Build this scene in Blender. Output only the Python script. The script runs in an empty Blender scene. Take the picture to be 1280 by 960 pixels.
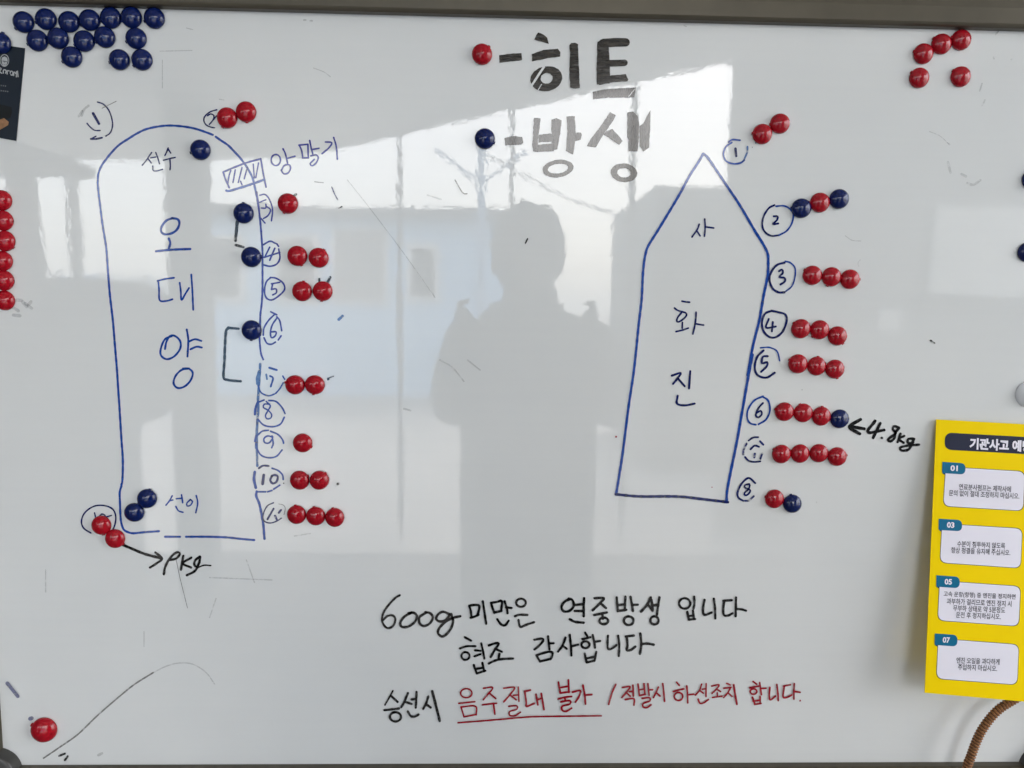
import bpy, bmesh, math, random
from mathutils import Vector, Matrix
R = math.radians
random.seed(7)
scene = bpy.context.scene
col = scene.collection

# ------------------------------------------------------------------ camera
FPX = 900.0                                   # focal length in photo pixels (1280 x 960)
BZ = 1.05                                     # height of the whiteboard's lower edge
CAM = Vector((-0.0497, -0.7860, BZ + 0.5250))
PITCH, YAW, ROLL = -0.1037, -0.0283, -0.0145
CR = (Matrix.Rotation(YAW, 3, 'Z') @ Matrix.Rotation(PITCH, 3, 'X') @ Matrix.Rotation(ROLL, 3, 'Y'))
cd = bpy.data.cameras.new('camera'); cam = bpy.data.objects.new('camera', cd); col.objects.link(cam)
cd.sensor_fit = 'HORIZONTAL'; cd.sensor_width = 36.0; cd.lens = 36.0 * FPX / 1280.0
cd.clip_start = 0.01; cd.clip_end = 3000
cam.matrix_world = Matrix.Translation(CAM) @ (CR @ Matrix.Rotation(R(90), 3, 'X')).to_4x4()
scene.camera = cam

# ------------------------------------------------------------------ light
SUN_EL, SUN_AZ = R(52), R(158)                 # azimuth measured from +Y (behind the board) towards +X
world = bpy.data.worlds.new('World'); scene.world = world; world.use_nodes = True
wn = world.node_tree.nodes; wl = world.node_tree.links
sky = wn.new('ShaderNodeTexSky'); sky.sky_type = 'NISHITA'; sky.sun_disc = False
sky.sun_elevation = SUN_EL; sky.sun_rotation = SUN_AZ
sky.air_density = 1.0; sky.dust_density = 6.5; sky.ozone_density = 1.0
bg = wn['Background']; bg.inputs['Strength'].default_value = 0.15
hz = wn.new('ShaderNodeMix'); hz.data_type = 'RGBA'; hz.inputs[0].default_value = 0.55      # thin even cloud over the clear sky
hz.inputs[7].default_value = (5.6, 5.75, 5.8, 1)
wl.new(sky.outputs[0], hz.inputs[6]); wl.new(hz.outputs[2], bg.inputs['Color'])
sd = bpy.data.lights.new('sun', 'SUN'); sd.energy = 0.7; sd.angle = R(12.0); sd.color = (1.0, 0.96, 0.91)
sun = bpy.data.objects.new('sun', sd); col.objects.link(sun)
sdir = Vector((math.sin(SUN_AZ) * math.cos(SUN_EL), math.cos(SUN_AZ) * math.cos(SUN_EL), math.sin(SUN_EL)))
sun.rotation_euler = sdir.to_track_quat('Z', 'Y').to_euler(); sun.location = (4, 6, 12)
scene.view_settings.view_transform = 'Standard'; scene.view_settings.look = 'None'
scene.view_settings.gamma = 1.0; scene.view_settings.exposure = 2.70
scene.cycles.use_denoising = True
scene.cycles.max_bounces = 10; scene.cycles.diffuse_bounces = 5; scene.cycles.transparent_max_bounces = 24

# ------------------------------------------------------------------ helpers
def ray(px, py):
    d = CR @ Vector(((px - 640) / FPX, 1.0, -(py - 480) / FPX))
    return d
def onb(px, py, h=0.0):
    """point on the board (plane y=0), lifted h metres towards the viewer"""
    d = ray(px, py); t = (-h - CAM.y) / d.y
    return CAM + d * t
def refl(px, py, Y):
    """place behind the viewer, Y metres in front of the board, whose mirror image shows at that pixel"""
    d = ray(px, py); t = (Y - CAM.y) / d.y
    p = CAM + d * t
    return Vector((p.x, -Y, p.z))

def empty(name, loc, label=None, cat=None, group=None):
    o = bpy.data.objects.new(name, None); col.objects.link(o); o.location = loc
    o.empty_display_size = 0.05
    return tag(o, label, cat, group)
def tag(o, label=None, cat=None, group=None, kind=None):
    if label: o['label'] = label
    if cat: o['category'] = cat
    if group: o['group'] = group
    if kind: o['kind'] = kind
    return o
def wloc(o):
    v = Vector((0, 0, 0))
    while o is not None:
        v += o.location; o = o.parent
    return v
def mk(name, verts, faces, mat, parent=None, label=None, smooth=False):
    off = wloc(parent) if parent else Vector((0, 0, 0))
    me = bpy.data.meshes.new(name); me.from_pydata([tuple(Vector(v) - off) for v in verts], [], faces); me.update()
    if mat: me.materials.append(mat)
    if smooth: me.polygons.foreach_set('use_smooth', [True] * len(me.polygons))
    o = bpy.data.objects.new(name, me); col.objects.link(o); o.parent = parent
    if label: o['label'] = label
    return o
def from_bm(name, bm, mat, parent=None, smooth=False, label=None):
    off = wloc(parent) if parent else Vector((0, 0, 0))
    bmesh.ops.translate(bm, verts=bm.verts, vec=-off)
    me = bpy.data.meshes.new(name); bm.to_mesh(me); bm.free()
    if mat: me.materials.append(mat)
    if smooth: me.polygons.foreach_set('use_smooth', [True] * len(me.polygons))
    o = bpy.data.objects.new(name, me); col.objects.link(o); o.parent = parent
    if label: o['label'] = label
    return o
def box_bm(lo, hi, bevel=0.0, seg=2):
    bm = bmesh.new(); bmesh.ops.create_cube(bm, size=1)
    lo, hi = Vector(lo), Vector(hi)
    for v in bm.verts:
        v.co = Vector([(lo[i] + hi[i]) / 2 + v.co[i] * (hi[i] - lo[i]) for i in range(3)])
    if bevel: bmesh.ops.bevel(bm, geom=list(bm.edges), offset=bevel, segments=seg, affect='EDGES', profile=0.5)
    return bm
def box(name, lo, hi, mat, parent=None, bevel=0.0, label=None):
    lo, hi = [min(a, b) for a, b in zip(lo, hi)], [max(a, b) for a, b in zip(lo, hi)]
    return from_bm(name, box_bm(lo, hi, bevel), mat, parent, label=label)

# ------------------------------------------------------------------ materials
def mat_new(name):
    m = bpy.data.materials.new(name); m.use_nodes = True
    return m, m.node_tree.nodes, m.node_tree.links, m.node_tree.nodes['Principled BSDF']
def mat_basic(name, c, rough=0.6, metal=0.0, noise=0.08, scale=6.0, bump=0.0, ior=1.5, spec=0.5):
    m, n, l, b = mat_new(name)
    tc = n.new('ShaderNodeTexCoord'); ns = n.new('ShaderNodeTexNoise'); ns.inputs['Scale'].default_value = scale
    ns.inputs['Detail'].default_value = 6
    l.new(tc.outputs['Object'], ns.inputs['Vector'])
    rp = n.new('ShaderNodeValToRGB')
    rp.color_ramp.elements[0].position = 0.3; rp.color_ramp.elements[1].position = 0.7
    rp.color_ramp.elements[0].color = [x * (1 - noise) for x in c] + [1]
    rp.color_ramp.elements[1].color = [min(1, x * (1 + noise)) for x in c] + [1]
    l.new(ns.outputs[0], rp.inputs[0]); l.new(rp.outputs[0], b.inputs['Base Color'])
    b.inputs['Roughness'].default_value = rough; b.inputs['Metallic'].default_value = metal
    b.inputs['IOR'].default_value = ior; b.inputs['Specular IOR Level'].default_value = spec
    if bump:
        bp = n.new('ShaderNodeBump'); bp.inputs['Strength'].default_value = bump; bp.inputs['Distance'].default_value = 0.01
        l.new(ns.outputs[0], bp.inputs['Height']); l.new(bp.outputs[0], b.inputs['Normal'])
    return m

def mat_board():
    m, n, l, b = mat_new('whiteboard_enamel')
    tc = n.new('ShaderNodeTexCoord')
    big = n.new('ShaderNodeTexNoise'); big.inputs['Scale'].default_value = 3.0; big.inputs['Detail'].default_value = 5
    l.new(tc.outputs['Object'], big.inputs['Vector'])
    mp = n.new('ShaderNodeMapping'); mp.inputs['Scale'].default_value = (6, 1, 160); mp.inputs['Rotation'].default_value = (0, R(4), 0)
    l.new(tc.outputs['Object'], mp.inputs['Vector'])
    wipe = n.new('ShaderNodeTexNoise'); wipe.inputs['Scale'].default_value = 1.0; wipe.inputs['Detail'].default_value = 4
    l.new(mp.outputs[0], wipe.inputs['Vector'])
    r1 = n.new('ShaderNodeValToRGB')
    r1.color_ramp.elements[0].color = (0.715, 0.735, 0.73, 1); r1.color_ramp.elements[0].position = 0.3
    r1.color_ramp.elements[1].color = (0.785, 0.80, 0.79, 1); r1.color_ramp.elements[1].position = 0.7
    l.new(big.outputs[0], r1.inputs[0])
    mx = n.new('ShaderNodeMix'); mx.data_type = 'RGBA'; mx.blend_type = 'MULTIPLY'; mx.inputs[0].default_value = 1.0
    r2 = n.new('ShaderNodeValToRGB')
    r2.color_ramp.elements[0].color = (0.99, 0.99, 0.993, 1); r2.color_ramp.elements[0].position = 0.32
    r2.color_ramp.elements[1].color = (1, 1, 1, 1); r2.color_ramp.elements[1].position = 0.6
    l.new(wipe.outputs[0], r2.inputs[0])
    l.new(r1.outputs[0], mx.inputs[6]); l.new(r2.outputs[0], mx.inputs[7])
    l.new(mx.outputs[2], b.inputs['Base Color'])
    b.inputs['IOR'].default_value = 1.7
    rr = n.new('ShaderNodeMapRange'); rr.inputs[1].default_value = 0.3; rr.inputs[2].default_value = 0.7
    rr.inputs[3].default_value = 0.012; rr.inputs[4].default_value = 0.03
    l.new(wipe.outputs[0], rr.inputs[0]); l.new(rr.outputs[0], b.inputs['Roughness'])
    # orange-peel waviness of the enamel, gently bends the mirror image
    wv = n.new('ShaderNodeTexNoise'); wv.inputs['Scale'].default_value = 130; wv.inputs['Detail'].default_value = 2
    l.new(tc.outputs['Object'], wv.inputs['Vector'])
    wv2 = n.new('ShaderNodeTexNoise'); wv2.inputs['Scale'].default_value = 7; wv2.inputs['Detail'].default_value = 1
    l.new(tc.outputs['Object'], wv2.inputs['Vector'])
    b1 = n.new('ShaderNodeBump'); b1.inputs['Strength'].default_value = 0.25; b1.inputs['Distance'].default_value = 0.0001
    l.new(wv.outputs[0], b1.inputs['Height'])
    b2 = n.new('ShaderNodeBump'); b2.inputs['Strength'].default_value = 0.3; b2.inputs['Distance'].default_value = 0.0004
    l.new(wv2.outputs[0], b2.inputs['Height']); l.new(b1.outputs[0], b2.inputs['Normal'])
    l.new(b2.outputs[0], b.inputs['Normal'])
    return m

def mat_ink(name, dark, light, lo=0.0, hi=0.12, scale=(260, 1, 260), rot=0.0, edge=0.12, rough=0.07):
    """dry-wipe ink: colour density varies, thin places let the board show through"""
    m, n, l, b = mat_new(name)
    tc = n.new('ShaderNodeTexCoord'); mp = n.new('ShaderNodeMapping')
    mp.inputs['Scale'].default_value = scale; mp.inputs['Rotation'].default_value = (0, rot, 0)
    l.new(tc.outputs['Object'], mp.inputs['Vector'])
    ns = n.new('ShaderNodeTexNoise'); ns.inputs['Scale'].default_value = 1; ns.inputs['Detail'].default_value = 5
    ns.inputs['Roughness'].default_value = 0.6
    l.new(mp.outputs[0], ns.inputs['Vector'])
    rp = n.new('ShaderNodeValToRGB'); rp.color_ramp.elements[0].position = 0.36; rp.color_ramp.elements[1].position = 0.68
    rp.color_ramp.elements[0].color = (*dark, 1); rp.color_ramp.elements[1].color = (*light, 1)
    l.new(ns.outputs[0], rp.inputs[0]); l.new(rp.outputs[0], b.inputs['Base Color'])
    b.inputs['Roughness'].default_value = rough; b.inputs['IOR'].default_value = 1.6
    ns2 = n.new('ShaderNodeTexNoise'); ns2.inputs['Scale'].default_value = 1; ns2.inputs['Detail'].default_value = 6
    mp2 = n.new('ShaderNodeMapping'); mp2.inputs['Scale'].default_value = [s * 0.8 for s in scale]
    mp2.inputs['Location'].default_value = (3.1, 0, 7.7); mp2.inputs['Rotation'].default_value = (0, rot, 0)
    l.new(tc.outputs['Object'], mp2.inputs['Vector']); l.new(mp2.outputs[0], ns2.inputs['Vector'])
    mr = n.new('ShaderNodeMapRange'); mr.inputs[1].default_value = 0.5; mr.inputs[2].default_value = 0.5 + edge
    mr.inputs[3].default_value = lo; mr.inputs[4].default_value = hi
    l.new(ns2.outputs[0], mr.inputs[0])
    tr = n.new('ShaderNodeBsdfTransparent'); ms = n.new('ShaderNodeMixShader')
    l.new(mr.outputs[0], ms.inputs[0]); l.new(b.outputs[0], ms.inputs[1]); l.new(tr.outputs[0], ms.inputs[2])
    l.new(ms.outputs[0], n['Material Output'].inputs['Surface'])
    return m

M = {}
M['board'] = mat_board()
M['blue'] = mat_ink('blue_marker_ink', (0.008, 0.045, 0.28), (0.016, 0.085, 0.40), 0.0, 0.22)
M['violet'] = mat_ink('reflection_tinted_blue_ink', (0.018, 0.026, 0.24), (0.04, 0.055, 0.33), 0.0, 0.2)  # blue ink with the reflection's violet tint put into its colour
M['navy'] = mat_ink('navy_marker_ink', (0.004, 0.009, 0.075), (0.010, 0.022, 0.15), 0.0, 0.12)
M['wornblue'] = mat_ink('worn_blue_marker_ink', (0.05, 0.13, 0.36), (0.12, 0.24, 0.48), 0.15, 0.75, edge=0.2)
M['wornnavy'] = mat_ink('worn_navy_marker_ink', (0.012, 0.018, 0.10), (0.03, 0.05, 0.22), 0.05, 0.85, edge=0.14)
M['black'] = mat_ink('black_marker_ink', (0.002, 0.002, 0.0025), (0.012, 0.012, 0.012), 0.0, 0.12)
M['wornblack'] = mat_ink('worn_black_marker_ink', (0.006, 0.006, 0.006), (0.03, 0.03, 0.03), 0.05, 0.8, edge=0.15)
M['red'] = mat_ink('red_marker_ink', (0.27, 0.006, 0.016), (0.40, 0.02, 0.035), 0.0, 0.2)
M['fill'] = mat_ink('black_fill_ink', (0.003, 0.003, 0.0028), (0.06, 0.052, 0.042), 0.0, 0.30, scale=(60, 1, 330), rot=R(-38), edge=0.22)
M['fillthin'] = mat_ink('thin_black_fill_ink', (0.004, 0.004, 0.004), (0.08, 0.07, 0.06), 0.0, 0.34, scale=(420, 1, 70), rot=R(18), edge=0.25)
M['ghost'] = mat_ink('erased_ink_smudge', (0.30, 0.31, 0.32), (0.44, 0.45, 0.46), 0.72, 0.99, edge=0.2)
M['grey'] = mat_ink('grey_pencil_scratch', (0.17, 0.17, 0.165), (0.27, 0.27, 0.26), 0.2, 0.55)
M['lav'] = mat_ink('faded_lavender_ink', (0.15, 0.16, 0.27), (0.25, 0.26, 0.37), 0.1, 0.4)

# ------------------------------------------------------------------ marker strokes
LIFT = [0.00012]
def nextlift():
    LIFT[0] += 0.0000025
    return LIFT[0]
def parse(s, T):
    x0, y0, k = T
    return [(x0 + float(a.split(',')[0]) / k, y0 + float(a.split(',')[1]) / k) for a in s.split()]
def smooth(p, closed=False, step=2.2):
    if len(p) == 2:
        return p if not closed else p
    out = []; n = len(p)
    rng = range(n if closed else n - 1)
    for i in rng:
        p0 = p[(i - 1) % n] if closed or i > 0 else (2 * p[0][0] - p[1][0], 2 * p[0][1] - p[1][1])
        p1 = p[i]; p2 = p[(i + 1) % n]
        p3 = p[(i + 2) % n] if closed or i + 2 < n else (2 * p2[0] - p1[0], 2 * p2[1] - p1[1])
        L = math.hypot(p2[0] - p1[0], p2[1] - p1[1]); k = max(2, min(14, int(L / step) + 1))
        for j in range(k):
            t = j / k
            out.append(tuple(0.5 * (2 * p1[a] + (p2[a] - p0[a]) * t + (2 * p0[a] - 5 * p1[a] + 4 * p2[a] - p3[a]) * t * t
                                    + (3 * p1[a] - p0[a] - 3 * p2[a] + p3[a]) * t ** 3) for a in (0, 1)))
    if not closed: out.append(p[-1])
    return out
class Ink:
    """collects strokes; every stroke lies a hair above the one before it"""
    def __init__(s): s.v = []; s.f = []; s.m = []; s.mats = []; s.spans = []
    def mi(s, name):
        if name not in s.mats: s.mats.append(name)
        return s.mats.index(name)
    def stroke(s, pts, w, ink, cap=True, wob=0.07, taper=0.0):
        h = nextlift(); mi = s.mi(ink); n = len(pts); k = len(s.v)
        if n == 2:
            L = math.hypot(pts[1][0] - pts[0][0], pts[1][1] - pts[0][1]); q = max(2, int(L / 6))
            pts = [(pts[0][0] + (pts[1][0] - pts[0][0]) * i / q, pts[0][1] + (pts[1][1] - pts[0][1]) * i / q) for i in range(q + 1)]; n = len(pts)
        ph = random.random() * 9
        for i, (x, y) in enumerate(pts):
            a = pts[max(0, i - 1)]; b = pts[min(n - 1, i + 1)]
            dx, dy = b[0] - a[0], b[1] - a[1]; L = math.hypot(dx, dy) or 1
            nx, ny = -dy / L, dx / L
            t = i / max(1, n - 1)
            ww = w * 0.5 * (1 + wob * math.sin(ph + i * 1.3) + wob * random.uniform(-.6, .6)) * (1 - taper * t)
            s.v += [onb(x + nx * ww, y + ny * ww, h), onb(x - nx * ww, y - ny * ww, h)]
            if i:
                j = k + 2 * i; s.f.append((j - 2, j, j + 1, j - 1)); s.m.append(mi)
        if cap:
            for e, o in ((0, 1), (n - 1, n - 2)):
                x, y = pts[e]; dx, dy = x - pts[o][0], y - pts[o][1]; a0 = math.atan2(dy, dx)
                r = w * 0.5 * (1 - taper * (1 if e else 0)); kk = len(s.v)
                for q in range(7):
                    a = a0 - math.pi / 2 + math.pi * q / 6
                    s.v.append(onb(x + r * math.cos(a), y + r * math.sin(a), h))
                s.f.append(tuple(range(kk, kk + 7))); s.m.append(mi)
    def poly(s, pts, ink, jit=0.25):
        h = nextlift(); k = len(s.v); mi = s.mi(ink)
        q = []
        for i, a in enumerate(pts):
            b = pts[(i + 1) % len(pts)]; L = math.hypot(b[0] - a[0], b[1] - a[1]); c = max(1, int(L / 3))
            q += [(a[0] + (b[0] - a[0]) * j / c + random.uniform(-jit, jit), a[1] + (b[1] - a[1]) * j / c + random.uniform(-jit, jit)) for j in range(c)]
        s.v += [onb(x, y, h) for x, y in q]; s.f.append(tuple(range(k, k + len(q)))); s.m.append(mi)
    def ring(s, c, ro, ri, ink, tilt=0.0, ci=None, n=44, jit=0.25):
        h = nextlift(); k = len(s.v); mi = s.mi(ink); ci = ci or c
        for i in range(n):
            a = 2 * math.pi * i / n
            for (cx, cy), (rx, ry) in ((c, ro), (ci, ri)):
                x, y = rx * math.cos(a), ry * math.sin(a)
                s.v.append(onb(cx + x * math.cos(tilt) - y * math.sin(tilt) + random.uniform(-jit, jit),
                               cy + x * math.sin(tilt) + y * math.cos(tilt) + random.uniform(-jit, jit), h))
        for i in range(n):
            a = k + 2 * i; b = k + 2 * ((i + 1) % n)
            s.f.append((a, b, b + 1, a + 1)); s.m.append(mi)
    def dot(s, x, y, r, ink):
        h = nextlift(); k = len(s.v); mi = s.mi(ink)
        for i in range(9):
            a = 2 * math.pi * i / 9; q = r * random.uniform(0.75, 1.15)
            s.v.append(onb(x + q * math.cos(a), y + q * math.sin(a), h))
        s.f.append(tuple(range(k, k + 9))); s.m.append(mi)
    def build(s, name, parent, label):
        off = wloc(parent)
        # every face must look towards the viewer (-y)
        fs = []
        for f in s.f:
            a, b, c = s.v[f[0]], s.v[f[1]], s.v[f[2]]
            nn = Vector((0, 0, 0))
            for i in range(len(f)):
                p, q = s.v[f[i]], s.v[f[(i + 1) % len(f)]]; nn += p.cross(q)
            fs.append(f if nn.y < 0 else tuple(reversed(f)))
        me = bpy.data.meshes.new(name); me.from_pydata([tuple(v - off) for v in s.v], [], fs); me.update()
        for mname in s.mats: me.materials.append(M[mname])
        me.polygons.foreach_set('material_index', s.m)
        o = bpy.data.objects.new(name, me); col.objects.link(o); o.parent = parent
        o['label'] = label
        return o
K = 1280 / 240
def write(name, label, *runs):
    """runs: (tile, ink, width in tile pixels, 'stroke|stroke|...'); o:cx,cy,rx,ry draws a loop; d:x,y,r a dot"""
    ink = Ink()
    for T, im, w, s in runs:
        if len(T) == 2: T = (T[0], T[1], K)
        for st in s.split('|'):
            st = st.strip(); f0 = len(ink.f)
            if st[:2] == 'o:':
                cx, cy, rx, ry = map(float, st[2:].split(','))
                a0 = random.uniform(-2.2, -1.2)
                pts = [(T[0] + (cx + rx * math.cos(a0 - t)) / T[2], T[1] + (cy + ry * math.sin(a0 - t)) / T[2]) for t in [i * 2 * math.pi / 22 for i in range(24)]]
                ink.stroke(pts, 1.14 * w / T[2], im)
            elif st[:2] == 'd:':
                x, y, r = map(float, st[2:].split(',')); ink.dot(T[0] + x / T[2], T[1] + y / T[2], r / T[2], im)
            else:
                ink.stroke(smooth(parse(st, T)), 1.16 * w / T[2], im)
            ink.spans.append((f0, len(ink.f)))
    if name == 'stray_mark':
        return tag(ink.build(name, board, label), kind='stuff')
    # strokes that lie apart (separate words, separate syllables) become parts of their own
    bb = []
    for a, b in ink.spans:
        us = [s2 for f in ink.f[a:b] for s2 in f]
        xs = [ink.v[i].x for i in us]; zs = [ink.v[i].z for i in us]; bb.append([min(xs), max(xs), min(zs), max(zs)])
    gap = {'notice_line': .0062, 'marker_word': .012}.get(name, .03)
    grp = list(range(len(bb)))
    for _ in range(len(bb)):
        ch = False
        for i in range(len(bb)):
            for j in range(i):
                if grp[i] != grp[j]:
                    p, q = bb[i], bb[j]
                    if max(p[0], q[0]) - min(p[1], q[1]) < gap and max(p[2], q[2]) - min(p[3], q[3]) < gap * 1.2:
                        o, n_ = max(grp[i], grp[j]), min(grp[i], grp[j]); grp = [n_ if g_ == o else g_ for g_ in grp]; ch = True
        if not ch: break
    for g_ in sorted(set(grp)):
        fi = [k for i, (a, b) in enumerate(ink.spans) if grp[i] == g_ for k in range(a, b)]
        sub = Ink(); used = {}
        for k in fi:
            fn_ = []
            for v in ink.f[k]:
                if v not in used: used[v] = len(sub.v); sub.v.append(ink.v[v])
                fn_.append(used[v])
            sub.f.append(tuple(fn_)); sub.m.append(sub.mi(ink.mats[ink.m[k]]))
        sub.build(name, board, label if len(set(grp)) == 1 else 'part of the ' + label)

# ================================================================== SETTING (seen only in the mirror image, or not at all)
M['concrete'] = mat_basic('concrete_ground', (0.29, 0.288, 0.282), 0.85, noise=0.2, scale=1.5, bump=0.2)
M['plaster'] = mat_basic('pale_plaster', (0.30, 0.30, 0.29), 0.8, noise=0.05)
M['roofsheet'] = mat_basic('pale_roof_sheet', (0.62, 0.62, 0.61), 0.6, noise=0.06, scale=3)
M['steel'] = mat_basic('grey_painted_steel', (0.16, 0.165, 0.17), 0.5, noise=0.1, scale=20)
M['bluewall'] = mat_basic('light_blue_cladding', (0.46, 0.70, 0.94), 0.6, noise=0.06, scale=4)
M['paintwhite'] = mat_basic('white_frame_paint', (0.75, 0.75, 0.73), 0.5, noise=0.04)
M['greypanel'] = mat_basic('grey_panel', (0.12, 0.125, 0.125), 0.7, noise=0.08)
M['pane'] = mat_basic('dark_window_glass', (0.05, 0.06, 0.065), 0.08, noise=0.05)
M['darkcloth'] = mat_basic('dark_cloth', (0.03, 0.032, 0.036), 0.9, noise=0.2, scale=40)
M['skin'] = mat_basic('skin', (0.42, 0.25, 0.18), 0.55, noise=0.06, scale=30)
M['hair'] = mat_basic('dark_hair', (0.012, 0.010, 0.009), 0.55, noise=0.3, scale=80)
M['blackgloss'] = mat_basic('black_phone_glass', (0.01, 0.01, 0.011), 0.12, noise=0.1)
M['machine'] = mat_basic('dark_machine_paint', (0.045, 0.045, 0.047), 0.6, noise=0.2, scale=8)
M['pole'] = mat_basic('pale_blue_pole_paint', (0.3, 0.42, 0.58), 0.5, noise=0.05)

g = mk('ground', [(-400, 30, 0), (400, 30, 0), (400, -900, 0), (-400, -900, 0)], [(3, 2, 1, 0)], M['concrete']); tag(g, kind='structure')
M['slab'] = mat_basic('shade_dark_floor', (0.06, 0.06, 0.06), 0.8, noise=0.25, scale=2.0)  # canopy shade put into the floor colour, also weakens the bounce
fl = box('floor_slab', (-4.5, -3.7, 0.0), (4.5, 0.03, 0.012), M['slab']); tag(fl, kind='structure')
w = box('wall_behind_board', (-3.2, 0.035, 0), (3.2, 0.155, 3.75), M['plaster']); tag(w, kind='structure')

wl_ = box('light_block_wall', (-3.32, -2.7, 0), (-3.2, 0.03, 2.66), M['greypanel']); tag(wl_, kind='structure')  # unseen wall, added to block light coming from the left
YC = 4.2
EDGE = [(-420, 207), (368, 198), (905, 80), (1330, 74)]
canopy = empty('canopy', (0, -2, 0), 'open-fronted steel canopy with pale pitched roof sheets facing the whiteboard', 'canopy')
for i in range(3):
    a = refl(*EDGE[i], YC); b = refl(*EDGE[i + 1], YC)
    th = 0.08; yb = 0.2
    za, zb = a.z, b.z
    V = [(a.x, -YC, za), (b.x, -YC, zb), (b.x, yb, zb + .35), (a.x, yb, za + .35)]
    V += [(x, y, z + th) for x, y, z in V]
    mk('roof_sheet', V, [(0, 1, 2, 3), (7, 6, 5, 4), (0, 4, 5, 1), (1, 5, 6, 2), (2, 6, 7, 3), (3, 7, 4, 0)], M['roofsheet'], canopy)
def edge_z(x):
    pts = [refl(*e, YC) for e in EDGE]
    for a, b in zip(pts, pts[1:]):
        if a.x <= x <= b.x: return a.z + (b.z - a.z) * (x - a.x) / (b.x - a.x)
    return pts[-1].z
for px, wd in ((91, .055), (500, .03), (640, .03), (790, .034)):
    p = refl(px, 240, YC - .06)
    box('post', (p.x - wd / 2, p.y - wd / 2, 0), (p.x + wd / 2, p.y + wd / 2, edge_z(p.x) + .03), M['steel'], canopy)
pl, pr = refl(207, 300, 3.0), refl(250, 300, 3.0)
cc = empty('support_column', ((pl.x + pr.x) / 2, -3.0, 0), 'broad grey square column holding the canopy roof', 'column')
box('shaft', (pl.x, -3.18, 0), (pr.x, -3.0, 2.75), M['greypanel'], cc, .01)
box('base_plate', (pl.x - .05, -3.23, 0), (pr.x + .05, -2.95, .02), M['steel'], cc)

a, b = refl(910, 300, YC), refl(1420, 300, YC)
sw = box('side_wall', (a.x, -YC - .08, 0), (b.x, -YC, 3.45), M['greypanel']); tag(sw, kind='structure')
def flat_panel(x0, y0, x1, y1, label):  # pale painted panels in place of faint bright windows
    a, b = refl(x0, y1, YC - .03), refl(x1, y0, YC - .03)
    e = empty('window_patch', (a.x, -YC + .0, a.z), label, 'window patch')
    box('panel', (a.x, -YC + .002, a.z), (b.x, -YC + .022, b.z), M['paintwhite'], e, .003)
    for lo, hi in (((a.x - .02, a.z - .02), (b.x + .02, a.z)), ((a.x - .02, b.z), (b.x + .02, b.z + .02)), ((a.x - .02, a.z), (a.x, b.z)), ((b.x, a.z), (b.x + .02, b.z))):
        box('frame_strip', (lo[0], -YC + .002, lo[1]), (hi[0], -YC + .03, hi[1]), M['steel'], e)
flat_panel(1163, 258, 1300, 368, 'wide pale panel standing in for a faint bright window in the grey side wall')
flat_panel(1098, 388, 1132, 416, 'small pale panel standing in for a faint bright window in the grey side wall')

# light blue one-storey building across the yard
YB = 12.0
l_, r_ = refl(238, 300, YB), refl(668, 300, YB)
top = refl(400, 272, YB).z
bld = empty('site_building', (l_.x, -YB, 0), 'light blue one-storey building with white framed windows across the yard', 'building')
box('wall', (l_.x, -YB - 6, 0), (r_.x, -YB, top), M['bluewall'], bld)
box('eave', (l_.x - .3, -YB - 6.3, top), (r_.x + .3, -YB + .35, top + .16), M['steel'], bld)
def bwin(x0, y0, x1, y1, fw=.09, pane='pane'):
    a, b = refl(x0, y1, YB), refl(x1, y0, YB)
    f = box('window', (a.x, -YB - .02, a.z), (b.x, -YB + .03, b.z), M[pane], bld)
    for lo, hi in (((a.x - fw, a.z - fw), (b.x + fw, a.z)), ((a.x - fw, b.z), (b.x + fw, b.z + fw)), ((a.x - fw, a.z), (a.x, b.z)), ((b.x, a.z), (b.x + fw, b.z))):
        box('window_frame', (lo[0], -YB - .02, lo[1]), (hi[0], -YB + .07, hi[1]), M['paintwhite'], f)
bwin(516, 311, 543, 370, .10)
bwin(420, 290, 482, 376, .06, 'plaster')
bwin(262, 300, 300, 372, .10)
bwin(350, 300, 392, 372, .10)
fn = empty('site_fence', (-8, -14, 0), 'long pale board fence at the far side of the yard', 'fence')
fa, fb = refl(-420, 346, 14.0), refl(236, 346, 14.0)
for k in range(12):
    x0 = fa.x + (fb.x - fa.x) * k / 12; x1 = fa.x + (fb.x - fa.x) * (k + 1) / 12
    box('fence_panel', (x0 + .02, -14.06, .08), (x1 - .02, -14, fb.z), M['paintwhite'] if k % 3 else M['pole'], fn)
    box('fence_post', (x0 - .04, -14.1, 0), (x0 + .018, -13.98, fb.z + .08), M['steel'], fn)
mast = empty('utility_pole', (refl(601, 300, 11.5).x, -11.5, 0), 'pale blue utility pole beside the blue building', 'pole')
p = mast.location
box('shaft', (p.x - .07, -11.57, 0), (p.x + .07, -11.43, 4.25), M['pole'], mast)
for sgn in (-1, 1):
    q0 = Vector((p.x + sgn * .05, -11.5, 3.65)); q1 = Vector((p.x + sgn * .75, -11.5, 4.2)); w_ = .035
    V = [q + Vector((dx, dy, 0)) for q in (q0, q1) for dx, dy in ((-w_, -w_), (w_, -w_), (w_, w_), (-w_, w_))]
    mk('brace', V, [(0, 1, 5, 4), (1, 2, 6, 5), (2, 3, 7, 6), (3, 0, 4, 7), (4, 5, 6, 7), (3, 2, 1, 0)], M['pole'], mast)
cb = bmesh.new(); prev = None
cpts = smooth([(603, 190), (660, 222), (720, 252), (790, 270), (870, 276), (960, 272)], step=8)
V = []; F = []
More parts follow.
